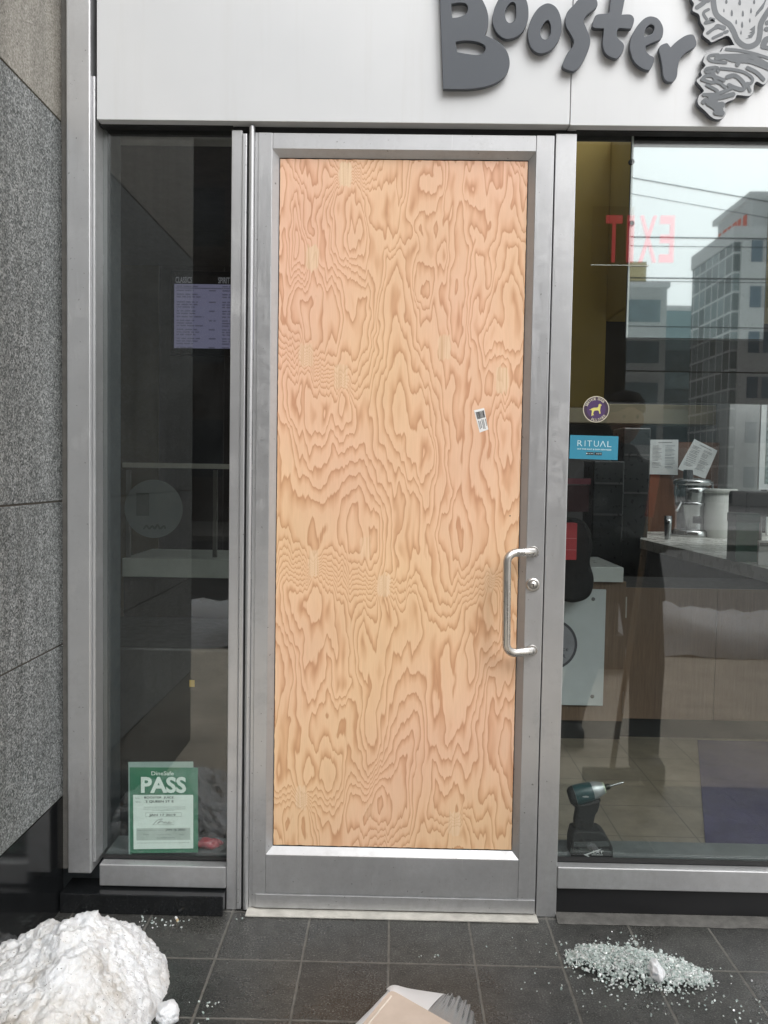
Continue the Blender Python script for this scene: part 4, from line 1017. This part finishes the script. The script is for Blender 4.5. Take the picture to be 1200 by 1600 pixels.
boxo('stand', plain('frame_white', (.55, .57, .57), .4), ps, a.x+.1, b_.x-.1, 4.632, 4.66, .92, a.z-.1)
# black appliance row behind
for nm, pts, y, lab in (('oven', ((975, 668), (1012, 838)), 4.2, 'dark tall appliance behind the worktop left of the brown board'), ('fridge', ((928, 720), (972, 860)), 4.0, 'dark glossy fridge behind the till counter')):
    a, b_ = at(*pts[0], y), at(*pts[1], y)
    t_ = thing(nm, lab, 'appliance', ((a.x+b_.x)/2, y, 0))
    boxo('body', plain('fridge_black', (.03, .033, .034), .3), t_, a.x, b_.x, y, y+.35, .004, a.z, bev=.01)
    for f_ in (.25, .6): z = a.z-(a.z-b_.z)*f_; boxo('trim', plain('trim_grey', (.14, .14, .14), .3, .6), t_, a.x+.01, b_.x-.01, y-.006, y-.0005, z-.008, z+.008)
# purple light on the floor, put in as a coloured sheet
m0, m1 = onz(1090, 1157, .006), onz(1103, 1328, .006)
pm_ = plain('purple_light_cast', (.022, .018, .060), .8, 0, .25, 8, .3)
mb = MB(); vs = [(m0.x, m0.y, .0085), (m0.x+1.5, m0.y, .0085), (m0.x+1.5, .24, .0085), (m0.x+(m1.x-m0.x)*(.24-m0.y)/(m1.y-m0.y), .24, .0085)]
mb.add(vs+[(x, y, .0045) for x, y, z in vs], [(0, 1, 2, 3), (0, 1, 5, 4), (1, 2, 6, 5), (2, 3, 7, 6), (3, 0, 4, 7)])
o = mb.build('purple_light_sheet', pm_); tag(o, 'flat sheet coloured as purple light on the floor inside the right window', 'mat')

# ------------------------------------------------------------------ stickers on the glass
yG = .0435
sd = thing('window_sticker', 'round purple sticker with a yellow dog on the right window', 'sticker', at(931.5, 639.5, yG))
c = at(931.5, 639.5, yG); r = at(952, 639.5, yG).x-c.x
PUR = plain('sticker_purple', (.060, .028, .105), .5); CRM = plain('sticker_cream', (.62, .58, .46), .5); YEL = plain('sticker_yellow', (.60, .55, .16), .5)
disc(MB(), c, r, yG).build('rim', CRM, sd); disc(MB(), c, r*.945, yG-.0004).build('face', plain('sticker_aubergine', (.040, .020, .045), .5), sd); disc(MB(), c, r*.72, yG-.0008).build('centre', PUR, sd)
DG = [(490,357),(505,360),(540,335),(580,325),(640,322),(660,300),(665,265),(690,250),(705,262),(722,272),(715,288),(700,295),(698,330),(690,370),(700,430),(690,442),(678,435),(668,385),(640,372),(590,378),(570,400),(560,440),(578,460),(570,468),(552,452),(545,480),(530,478),(532,440),(540,380),(520,365),(500,370)]
mb = MB(); q = [at(880+x/12, 610+y/12, yG-.0012) for x, y in DG]; mb.curve2d([[(p.x, p.z) for p in q]], yG-.0012, 0); mb.build('dog_figure', YEL, sd)
mb = MB()
def arc_text(st, a0, a1, rad, hh, flip=False):
    for i, ch in enumerate(st):
        if ch == ' ': continue
        t_ = a0+(a1-a0)*i/(len(st)-1); x = c.x+rad*math.sin(t_); z = c.z+rad*math.cos(t_)
        w_ = hh*.62 if ch != 'I' else hh*.25
        mb.text(ch, x-w_/2, x+w_/2, z-hh/2, z+hh/2, yG-.0012, .02, rot=-t_+(math.pi if flip else 0))
arc_text('SERVICE DOGS', R_(-68), R_(42), r*.80, r*.19); mb.build('lettering', CRM, sd); mb = MB()
arc_text('ALLOWED', R_(202), R_(128), r*.80, r*.19, True)
mb.build('lettering', CRM, sd)
P4 = [(891.2, 679.6), (966.5, 681.7), (965, 719), (889.5, 716.5)]
mb = MB(); P = quad_at(mb, P4, yG, .0006)
rt = mb.build('window_sticker', plain('sticker_teal', (.030, .22, .33), .45, 0, .06)); tag(rt, 'rectangular teal blue sticker with thin white lettering below the dog sticker', 'sticker')
LTB = plain('sticker_pale', (.55, .72, .76), .5)
def qtext(mb, P, st, u0, u1, v0, v1, bold=0, dy=-.0006, ref=None):
    mb.text(st, 0, 1, 0, 1, 0, bold, fn=lambda q: on_quad(P, u0+(u1-u0)*q.x, v1+(v0-v1)*q.z, dy))
mb = MB()
for ch, u0, u1 in (('R', .155, .255), ('I', .305, .318), ('T', .355, .455), ('U', .495, .595), ('\u039b', .625, .735), ('L', .775, .86)):
    if ch == '\u039b':
        for (ua, ub) in ((.625, .68), (.735, .68)):
            mb.add([on_quad(P, ua-.008, .46, -.0006), on_quad(P, ua+.008, .46, -.0006), on_quad(P, ub+.008, .215, -.0006), on_quad(P, ub-.008, .215, -.0006)], [(0, 1, 2, 3)])
    else: qtext(mb, P, ch, u0, u1, .215, .46, -.012)
mb.build('lettering', LTB, rt); mb = MB()
qtext(mb, P, 'SKIP THE WAIT & EARN REWARDS', .155, .86, .55, .61, .02)
mb.build('tagline', LTB, rt)
mb = MB()
for u0 in (.345, .515): mb.add([on_quad(P, u0, .70, -.0004), on_quad(P, u0+.155, .70, -.0004), on_quad(P, u0+.155, .82, -.0004), on_quad(P, u0, .82, -.0004)], [(0, 1, 2, 3)])
mb.build('store_badge', INK, rt)
mb = MB(); qtext(mb, P, 'App Store', .39, .49, .735, .785, .01, -.0008); qtext(mb, P, 'Google Play', .55, .66, .735, .785, .01, -.0008)
mb.add([on_quad(P, .358+.012*math.cos(k), .76+.03*math.sin(k), -.0008) for k in [i*math.pi/4 for i in range(8)]], [tuple(range(8))]); mb.build('badge_text', LTB, rt)

# ------------------------------------------------------------------ inspection notice, left window
yN = .0525
nt = thing('inspection_notice', 'green pass certificate with white form taped inside the left window', 'notice', at(255, 1260, yN))
GRN = plain('notice_green', (.045, .19, .11), .5, 0, .12, 9); LGR = plain('form_paper', (.72, .80, .74), .6, 0, .04); GGR = plain('form_grey', (.44, .50, .455), .6)
mb = MB(); Pb = quad_at(mb, [(200.5, 1190.5), (302, 1190), (302, 1215), (201, 1340)], yN+.0042, .0005); mb.build('plastic_sleeve', plain('sleeve', (.30, .40, .37), .35), nt)
mb = MB(); P = quad_at(mb, [(202.5, 1199), (309, 1199.5), (309.5, 1332), (203.5, 1333.5)], yN+.0028, .0005); mb.build('green_sheet', GRN, nt)
def un(zx, zy): return ((zx/8.892+190-203)/106.2, (zy/8.889+1170-1199)/133.5)     # zoomed photo -> sheet u, v
mb = MB()
u0, v0 = un(418, 310); u1, v1 = un(728, 365); qtext(mb, P, 'DineSafe', u0, u1, v0, v1, .012); mb.build('programme_name', LGR, nt); mb = MB()
u0, v0 = un(272, 385); u1, v1 = un(900, 610); qtext(mb, P, 'PASS', u0, u1, v0, v1, .035)
mb.build('pass_word', LGR, nt)
u0, v0 = un(162, 635); u1, v1 = un(996, 1385)
Q = [on_quad(P, u0, v0), on_quad(P, u1, v0), on_quad(P, u1-.002, v1), on_quad(P, u0+.002, v1)]
mb = MB(); mb.add(Q, [(0, 1, 2, 3)]); fm = mb.build('form', LGR, nt)
def fu(zx, zy): return ((zx-162)/834, (zy-635)/750)
def fbar(mb, x0, x1, y0, y1, dy=-.0006):
    a_, b1 = fu(x0, y0); c_, d1 = fu(x1, y1); mb.add([on_quad(Q, a_, b1, dy), on_quad(Q, c_, b1, dy), on_quad(Q, c_, d1, dy), on_quad(Q, a_, d1, dy)], [(0, 1, 2, 3)])
def ftext(mb, st, x0, x1, y0, y1, bold=0, dy=-.0009):
    a_, b1 = fu(x0, y0); c_, d1 = fu(x1, y1); qtext(mb, Q, st, a_, c_, b1, d1, bold, dy)
mb = MB(); fbar(mb, 205, 955, 1095, 1262); mb.build('grey_box', GGR, fm)
FINK = plain('form_ink', (.06, .08, .075), .6)
for st, x0_, x1_, y0_, y1_ in (('BOOSTER  JUICE', 318, 725, 655, 692), ('2 QUEEN ST E', 335, 725, 708, 745), ('JAN 17 2019', 385, 750, 897, 935), ('JAN 16 2020', 610, 885, 1105, 1140)):
    mb = MB(); ftext(mb, st, x0_, x1_, y0_, y1_, .01); mb.build('handwriting', FINK, fm)
mb = MB(); ftext(mb, 'Name', 195, 248, 668, 685, 0); ftext(mb, 'Address', 195, 265, 720, 737, 0)
for y0_ in (795, 822): ftext(mb, 'the premises has been inspected in accordance with', 305, 890, y0_, y0_+16, 0)
ftext(mb, 'the municipal code as of', 430, 725, 842, 858); ftext(mb, 'Date next inspection due by', 218, 590, 1115, 1133); ftext(mb, 'Pass', 305, 380, 1172, 1190); ftext(mb, 'Conditional pass', 490, 680, 1178, 1196); ftext(mb, 'Closed', 795, 862, 1178, 1196); ftext(mb, 'establishment', 485, 740, 1220, 1238)
ftext(mb, 'for more information about this notice call the city or visit the public health page', 215, 940, 1292, 1308)
for x0_, x1_, y0_, y1_ in ((335, 832, 880, 883), (335, 832, 935, 938), (335, 338, 880, 938), (829, 832, 880, 938), (425, 730, 1047, 1050)): fbar(mb, x0_, x1_, y0_, y1_, -.0008)
mb.build('small_print', plain('print_grey', (.20, .25, .225), .6), fm)
mb = MB(); q = [on_quad(Q, *fu(x, y), -.001) for x, y in cat([(440, 1045), (500, 985), (570, 965), (530, 1000), (500, 1030), (560, 1000), (590, 1025), (610, 1005), (640, 1030), (665, 1000), (655, 1025), (700, 1020)], 5, False)]
mb.tube(q, .0006, 5); mb.build('signature', INKG, fm)
FGR = plain('footer_green', (.22, .36, .29), .5)
for st, x0_, x1_, y0_, y1_ in (('Public Health', 130, 300, 1412, 1432), ('toronto.ca', 750, 870, 1415, 1438)):
    u0, v0 = un(x0_, y0_); u1, v1 = un(x1_, y1_); mb = MB(); qtext(mb, P, st, u0, u1, v0, v1); mb.build('footer_text', FGR, nt)

# ------------------------------------------------------------------ cordless driver on the inner ledge
yD = .105
dl = thing('cordless_drill', 'dark teal cordless drill standing on its battery behind the right window', 'drill', (at(915, 1338, yD).x, yD, .166))
def dz(pts): return [at(860+x/8.571, 1200+y/8.571, yD) for x, y in pts]
def dpart(name, pts, mat, w, bev=.004, sm=3, par=None):
    q = dz(cat(pts, sm) if sm > 1 else pts); mb = MB(); mb.curve2d([[(p.x, p.z) for p in q]], yD, w, bev); return mb.build(name, mat, par or dl)
TEAL = plain('teal_housing', (.011, .044, .047), .35, 0, .2, 20); DRK = plain('drill_rubber', (.008, .009, .009), .6, 0, .25, 30); SILV = plain('drill_nose', (.36, .38, .38), .35, .6, .12)
# motor housing as a lathe so it reads round
A0, A1 = dz([(262, 385), (560, 305)]); axd = (A1-A0); Lh = axd.length; hs = axd.normalized()
MB().lathe(A0, [(.0, -.0055), (.022, -.004), (.0300, .004), (.0320, .012), (.0325, .016)], hs, 28).build('rubber_cap', DRK, dl)
MB().lathe(A0, [(.0328, .0165), (.0335, .026), (.0325, Lh*.7), (.0300, Lh*.95), (.0285, Lh)], hs, 32).build('motor_housing', TEAL, dl)
MB().lathe(A0, [(.0283, Lh+.0003), (.0280, Lh+.007), (.0260, Lh+.018), (.0215, Lh+.030), (.0185, Lh+.037)], hs, 32).build('nose', SILV, dl)
MB().lathe(A0, [(.0182, Lh+.0373), (.0175, Lh+.042), (.010, Lh+.043)], hs, 24).build('light_ring', plain('glow_ring', (.42, .48, .36), .4), dl)
MB().lathe(A0, [(.0085, Lh+.0433), (.0098, Lh+.046), (.0098, Lh+.056), (.0075, Lh+.060)], hs, 18).build('chuck', plain('chuck_dark', (.035, .037, .03), .4, .4), dl)
MB().lathe(A0, [(.0032, Lh+.0602), (.0032, Lh+.100), (.0015, Lh+.106)], hs, 10).build('bit', CHR, dl)
dpart('grip', [(345, 470), (470, 480), (590, 440), (610, 470), (590, 545), (555, 600), (535, 700), (515, 815), (500, 830), (370, 835), (358, 800), (352, 690), (372, 570), (366, 500)], DRK, .036, .010)
dpart('trigger', [(585, 450), (655, 420), (640, 450), (610, 480), (605, 510), (622, 548), (600, 550), (575, 540)], plain('trigger_black', (.01, .01, .01), .4), .018, .003)
bt = dpart('battery', [(292, 850), (300, 815), (330, 806), (330, 806), (600, 808), (640, 815), (700, 860), (760, 960), (784, 1030), (784, 1100), (770, 1160), (735, 1205), (735, 1205), (300, 1212), (300, 1212), (272, 1170), (270, 950)], DRK, .074, .005, 3)
dpart('battery_shoe', [(285, 930), (720, 915), (752, 965), (735, 978), (282, 985)], plain('shoe_grey', (.045, .05, .05), .4), .0755, .001, 1, bt)
dpart('latch', [(600, 870), (690, 880), (712, 925), (610, 915)], plain('latch_grey', (.06, .065, .065), .4), .050, .001, 1, bt)
dpart('seam', [(276, 1040), (780, 1050), (780, 1060), (276, 1050)], plain('seam_grey', (.05, .055, .055), .5), .0750, .0005, 1, bt)
mb = MB(); yL = yD-.0378
def dpoly(pts): mb.add([at(860+x/8.571, 1200+y/8.571, yL) for x, y in pts], [tuple(range(len(pts)))])
dpoly([(445, 1160), (690, 1078), (655, 1102), (500, 1162)]); dpoly([(445, 1160), (500, 1162), (525, 1190), (505, 1190)])
for st, x0_, x1_, y0_, y1_ in (('LXT', 570, 710, 1105, 1145), ('LITHIUM-ION', 555, 700, 1152, 1172)):
    a_, b1 = at(860+x0_/8.571, 1200+y0_/8.571, yL), at(860+x1_/8.571, 1200+y1_/8.571, yL); mb.text(st, a_.x, b1.x, b1.z, a_.z, yL, .02)
mb.build('battery_logo', plain('logo_grey', (.50, .51, .50), .5), bt)
mb = MB(); a_, b1 = at(860+430/8.571, 1200+362/8.571, yD-.0303), at(860+508/8.571, 1200+390/8.571, yD-.0303); mb.text('makita', a_.x, b1.x, b1.z, a_.z, yD-.0338, .02); mb.build('nameplate', plain('logo_grey', (.50, .51, .50), .5), dl)

# ------------------------------------------------------------------ the street the windows reflect (all behind the camera)
BRK = mat_curtain('brick_block', (.03, .035, .04), (.085, .070, .060), 2.1, 3.2, .55, .5)
def building(name, lab, x0, x1, y0, y1, h, mat, roof=None):
    t_ = thing(name, lab, 'building', ((x0+x1)/2, (y0+y1)/2, -.4)); boxo('wall', mat, t_, x0, x1, y0, y1, -.4, h)
    boxo('parapet', plain('parapet_grey', (.30, .30, .29), .8), t_, x0-.15, x1+.15, y0-.15, y1+.15, h+.001, h+.5); return t_
building('brick_building', 'dark brick block across the street opposite the left window', -26, 4.6, -34, -20.5, 10.5, BRK)
pl0 = thing('added_pillar', 'dark pillar added at the kerb to darken the reflection beside the mirrored panel', 'pillar', (1.6, -3.4, 0))  # added out of view to darken the glass and hide the wires
DK = plain('pillar_dark', (.05, .048, .045), .8, 0, .2, 3)
boxo('shaft', DK, pl0, 1.22, 1.655, -3.7, -3.35, .001, 6.4, bev=.02)
boxo('footing', DK, pl0, 1.17, 1.70, -3.76, -3.3, .0005, .25, bev=.02)
# office tower: dark glass flank and pale banded front
yT = -51.6; X0, X1 = 21.6, 40.0
ot = thing('office_tower', 'grey glass office tower with pale bands and red roof lettering across the street', 'building', (30, -58, -.4))
GL_D = mat_curtain('dark_curtain_wall', (.34, .39, .39), (.74, .76, .76), 1.15, 1.25, .12, .12)
boxo('glass_wall', GL_D, ot, X0, X1, yT-7.5, yT, -.4, 16.6)
boxo('roof_slab', plain('tower_concrete', (.82, .83, .83), .8), ot, X0-.1, X1+.1, yT-7.6, yT+.1, 16.601, 17.6)
boxo('penthouse', plain('penthouse_grey', (.74, .75, .75), .7), ot, X0+1.4, X1-4, yT-6.6, yT-.8, 17.601, 19.6)
boxo('penthouse_cap', plain('cap_white', (.85, .86, .86), .6), ot, X0+1.1, X1-3.7, yT-6.9, yT-.5, 19.601, 20.0)
boxo('front_band', plain('tower_band', (.83, .85, .84), .8), ot, X0+.4, X1, yT+.001, yT+.25, -.4, 16.58)
z = .8
while z < 15.5:
    boxo('window_strip', mat_curtain('blue_strip', (.28, .36, .42), (.6, .61, .61), 2.4, 50, .10, 0) if 'bs' not in MATS else MATS['bs'], ot, X0+1.0, X1-.3, yT+.251, yT+.3, z, z+1.35); z += 2.9
rl = MB(); zz0 = 17.9
for i, w in enumerate((.30, .45, .35, .5, .3, .4)): rl.box(X0+1.36, X0+1.4-.001, yT-6.4+i*.85, yT-6.4+i*.85+w+.15, zz0+i*.0, zz0+1.0)
rl.build('roof_lettering', plain('sign_red', (.85, .16, .09), .5), ot)
# lower blocks beyond
def low(x0, x1, y0, h, lab, mat):
    t_ = thing('office_block', lab, 'building', ((x0+x1)/2, y0-6, -.4)); boxo('wall', mat, t_, x0, x1, y0-12, y0, -.4, h)
    boxo('roof_edge', plain('cap_white', (.85, .86, .86), .6), t_, x0-.2, x1+.2, y0-12.2, y0+.2, h+.001, h+.45)
    z_ = .6
    while z_ < h-2.6:
        boxo('window_strip', plain('blue_grey_glass', (.27, .34, .36), .2, 0, .3, .4), t_, x0+.6, x1-.6, y0+.001, y0+.12, z_, z_+1.9); z_ += 3.6
    return t_
PALE = plain('pale_block', (.68, .70, .69), .8, 0, .08, .3)
low(14.0, 23.6, -71, 18.0, 'pale office block with window strips beyond the tower', PALE)
low(23.9, 30.0, -76, 17.0, 'teal glazed office block half hidden behind the tower', plain('teal_block', (.40, .52, .54), .5))
hut = boxo('roof_hut', plain('tan_cladding', (.75, .64, .38), .7), None, 18.5, 22.6, -80, -74, 18.46, 21.0); tag(hut, 'tan plant room on the roof of the pale office block', 'plant room')
# trolley wires over the road
for i, (x0_, x1_, y, z, z2, rr_) in enumerate(((-30, 30, -8.0, 4.60, 4.50, .009), (-30, 30, -8.3, 4.46, 4.56, .005), (-30, 30, -8.3, 4.05, 4.15, .009), (-30, 30, -8.4, 4.12, 4.06, .005), (-12, 14, -9.0, 8.15, 3.85, .008), (-12, 14, -9.2, 8.02, 3.70, .005), (-30, 30, -9.1, 3.75, 3.52, .007), (-30, 30, -8.6, 3.02, 2.86, .009))):
    o = MB().tube([(x0_+(x1_-x0_)*k/14, y, z+(z2-z)*k/14-.10*math.sin(k*math.pi/14)) for k in range(15)], rr_, 6).build('overhead_wire', INK)
    tag(o, 'thin black trolley wire strung over the road', 'wire', 'trolley wires over the road')
# ploughed bank along the kerb
def bank():
    mb = MB(); vs = []; n_ = 240; m_ = 14
    for i in range(n_+1):
        x = -14+i*28/n_; hh = .30+.16*mn.noise(Vector((x*.8, 0, 4)))
        for k in range(m_+1):
            u = k/m_; y = -3.75-u*1.1; vs.append(Vector((x, y+.1*mn.noise(Vector((x*2, u*3, 0))), max(-.01, hh*math.sin(u*math.pi)**.8+.07*mn.noise(Vector((x*5, u*6, 1)))+.03*mn.noise(Vector((x*14, u*15, 1)))))))
    mb.add(vs, [(i*(m_+1)+k, (i+1)*(m_+1)+k, (i+1)*(m_+1)+k+1, i*(m_+1)+k+1) for i in range(n_) for k in range(m_)], True)
    o = mb.build('snow_bank', mat_snow(1.0)); tag(o, 'long ploughed bank of grubby snow along the kerb', 'snow bank')
bank()

# ------------------------------------------------------------------ bystander just out of frame, seen only as a reflection
def skin_body(name, joints, edges, mat, parent, sub=2):
    me = bpy.data.meshes.new(name); me.from_pydata([j[0] for j in joints], edges, []); o = bpy.data.objects.new(name, me); COL.objects.link(o); o.parent = parent
    sk = o.modifiers.new('skin', 'SKIN'); 
    for v, j in zip(me.skin_vertices[0].data, joints): v.radius = (j[1], j[2] if len(j) > 2 else j[1])
    me.skin_vertices[0].data[0].use_root = True
    ss = o.modifiers.new('sub', 'SUBSURF'); ss.levels = ss.render_levels = sub; me.materials.append(mat); return o
pr = thing('person', 'person in dark jacket and trousers standing on the pavement holding an orange topped pole', 'person', (1.12, -1.42, 0))
JK = plain('dark_jacket', (.025, .026, .03), .8, 0, .2, 12, .3); TS = plain('dark_trousers', (.02, .021, .024), .85, 0, .2, 14, .3); SKN = plain('skin', (.42, .26, .19), .55, 0, .06)
# (local coordinates: facing +y, feet apart)
J = [((0, 0, .96), .145, .11), ((0, .01, 1.12), .145, .105), ((0, .01, 1.30), .17, .11), ((0, 0, 1.44), .12, .09), ((0, .01, 1.52), .062), ((0, .02, 1.58), .058),
     ((.09, 0, .92), .10), ((.10, .16, .50), .066), ((.085, .20, .10), .048), ((-.10, 0, .92), .10), ((-.13, -.10, .50), .066), ((-.17, -.30, .10), .048),
     ((.19, 0, 1.42), .066), ((.23, -.02, 1.15), .048), ((.09, .24, 1.12), .036), ((-.19, 0, 1.42), .066), ((-.23, -.02, 1.14), .048), ((-.07, .22, 1.16), .036)]
Ed = [(0, 1), (1, 2), (2, 3), (3, 4), (4, 5), (0, 6), (6, 7), (7, 8), (0, 9), (9, 10), (10, 11), (3, 12), (12, 13), (13, 14), (3, 15), (15, 16), (16, 17)]
body = skin_body('body', J, Ed, JK, pr)
hdm = bmesh.new(); bmesh.ops.create_uvsphere(hdm, u_segments=28, v_segments=20, radius=1)
for v in hdm.verts:
    x, y, z = v.co; w = .078*(1-.22*max(0, -z)); v.co = Vector((x*w, y*.097, z*.118))
    if y > .6: v.co.y += .022*math.exp(-((x/.16)**2+((z+.12)/.22)**2))+.006*math.exp(-((x/.4)**2+((z+.55)/.16)**2)); v.co.y -= .010*math.exp(-(((abs(x)-.36)/.16)**2+((z-.08)/.12)**2))
    v.co += Vector((0, .03, 1.685))
mbh = MB().bm(hdm, True); mbh.v = [v+Vector(pr['_o']) for v in mbh.v]; hd_ = mbh.build('head', SKN, pr)
o_ = Vector(pr['_o'])
for s_ in (-1, 1): MB().lathe(o_+Vector((s_*.03, .112, 1.695)), [(.0, 0), (.010, .001), (.008, .005), (0, .007)], (0, 1, 0), 12).build('eye', INK, hd_)
for s_ in (-1, 1): lp = lump('ear', o_+Vector((s_*.079, .025, 1.685)), .02, (.5, .8, 1.5), SKN, 2, .1, 2); lp.parent = hd_; lp.data.transform(Matrix.Translation(-o_))
hat = MB().lathe(o_+Vector((0, .022, 1.70)), [(.088, .02), (.094, .03), (.090, .075), (.062, .115), (.0, .132)], n=28).build('knit_hat', plain('knit_hat', (.03, .03, .04), .9, 0, .3, 60, .5), pr)
for j0, j1, j2, nm in ((6, 7, 8, 'trouser_leg'), (9, 10, 11, 'trouser_leg')):
    P0, P1, P2 = (o_+Vector(J[k][0]) for k in (j0, j1, j2)); MB().tube([P0+Vector((0, 0, .03)), P0.lerp(P1, .5), P1, P1.lerp(P2, .5), P2+Vector((0, 0, -.02))], [.112, .098, .083, .074, .070], 18).build(nm, TS, pr)
mb = MB(); hv = []; HP = [(.222, .160, .80), (.226, .163, .805), (.216, .154, .90), (.196, .138, 1.02), (.180, .128, 1.14), (.176, .124, 1.24), (.12, .09, 1.27)]
for a_, b__, z_ in HP: hv += [o_+Vector((a_*math.cos(k*math.pi/18)*(1+.02*math.sin(k*1.7+z_*9)), b__*math.sin(k*math.pi/18)*(1+.03*math.sin(k*2.3+z_*7)), z_)) for k in range(36)]
mb.add(hv, [(i*36+k, i*36+(k+1) % 36, (i+1)*36+(k+1) % 36, (i+1)*36+k) for i in range(len(HP)-1) for k in range(36)], True)
mb.build('jacket_hem', JK, pr)
def boot(c):
    b = bmesh.new(); bmesh.ops.create_cube(b, size=1)
    for v in b.verts: v.co = Vector((v.co.x*.10, v.co.y*.28+.05, v.co.z*.10)); v.co.z *= .65 if v.co.y > .1 else 1.25
    zmin = min(v.co.z for v in b.verts)
    for v in b.verts: v.co.z = zmin if v.co.z < 0 else v.co.z
    bmesh.ops.subdivide_edges(b, edges=b.edges[:], cuts=3, use_grid_fill=True); bmesh.ops.smooth_vert(b, verts=b.verts, factor=.5, use_axis_x=True, use_axis_y=True, use_axis_z=True)
    zmin = min(v.co.z for v in b.verts)
    for v in b.verts: v.co += Vector((c.x, c.y, -zmin+.001))
    MB().bm(b, True).build('boot', plain('boot_black', (.02, .018, .016), .5), pr)
for k in (8, 11): boot(o_+Vector((J[k][0][0], J[k][0][1], 0)))
for k, sgn in ((14, 1), (17, -1)):
    W = Vector(J[k][0]); fw = Vector((-.10*sgn, .9, -.1)).normalized()
    HJ = [(tuple(W), .034, .026), (tuple(W+fw*.05), .040, .020), (tuple(W+fw*.09), .038, .017)]; HE = [(0, 1), (1, 2)]
    for f_ in range(4):
        off_ = Vector((.026-.0175*f_, 0, 0)); L = (.030, .034, .032, .024)[f_]; b0 = len(HJ)
        HJ += [(tuple(W+fw*.095+off_), .0095), (tuple(W+fw*(.095+L)+off_+Vector((0, 0, -.012))), .0088), (tuple(W+fw*(.10+L)+off_+Vector((0, -.012, -.04))), .0078)]; HE += [(2, b0), (b0, b0+1), (b0+1, b0+2)]
    b0 = len(HJ); HJ += [(tuple(W+fw*.045+Vector((-.034*sgn, 0, -.005))), .011), (tuple(W+fw*.075+Vector((-.046*sgn, 0, -.024))), .009)]; HE += [(1, b0), (b0, b0+1)]
    skin_body('hand', HJ, HE, plain('work_glove', (.05, .05, .05), .8), pr)
pl_ = thing('pole', 'long wooden pole with orange grip held upright by the person', 'tool', (1.0, -1.15, 0))
tp = Vector((1.20, -1.16, 1.42)); bt_ = Vector((1.02, -1.10, .012))
MB().tube([bt_, tp.lerp(bt_, .14)], .014, 12).build('shaft', mat_wood('ash_shaft', (.36, .26, .16), (.48, .36, .24), 'Z', 40), pl_)
MB().tube([tp.lerp(bt_, .139), tp], [.019, .021], 14).build('grip', plain('orange_grip', (.75, .12, .05), .5), pl_)
MB().box(bt_.x-.13, bt_.x+.13, bt_.y-.02, bt_.y+.02, .002, .06, bev=.008).build('brush_head', plain('brush_dark', (.05, .045, .04), .8), pl_)

# ------------------------------------------------------------------ daylight: bright overcast
W = bpy.data.worlds.new('World'); S.world = W; W.use_nodes = True
nt_ = W.node_tree; nt_.nodes.clear()
SE, SR = R_(48), R_(150)
sky = nt_.nodes.new('ShaderNodeTexSky'); sky.sky_type = 'NISHITA'; sky.sun_disc = False; sky.sun_elevation = SE; sky.sun_rotation = SR; sky.air_density = 1.0; sky.dust_density = 4.0; sky.ozone_density = 1.0
hsv = nt_.nodes.new('ShaderNodeHueSaturation'); hsv.inputs['Saturation'].default_value = .05; hsv.inputs['Value'].default_value = 1.36
bg = nt_.nodes.new('ShaderNodeBackground'); bg.inputs['Strength'].default_value = .15
wo = nt_.nodes.new('ShaderNodeOutputWorld')
nt_.links.new(sky.outputs[0], hsv.inputs['Color']); nt_.links.new(hsv.outputs[0], bg.inputs[0]); nt_.links.new(bg.outputs[0], wo.inputs[0])
sl = bpy.data.lights.new('sun', 'SUN'); sl.energy = 1.35; sl.angle = R_(50); sl.color = (1, .985, .965)
so = bpy.data.objects.new('sun', sl); COL.objects.link(so)
sdir = Vector((math.sin(SR)*math.cos(SE), math.cos(SR)*math.cos(SE), math.sin(SE)))
so.rotation_euler = sdir.to_track_quat('Z', 'Y').to_euler()

for o in bpy.data.objects:
    if '_o' in o.keys(): del o['_o']
S.view_settings.view_transform = 'Standard'; S.view_settings.look = 'None'; S.view_settings.exposure = 0
S.render.engine = 'CYCLES'; S.cycles.use_denoising = True
S.cycles.max_bounces = 10; S.cycles.transparent_max_bounces = 24; S.cycles.glossy_bounces = 5; S.cycles.transmission_bounces = 6; S.cycles.diffuse_bounces = 5
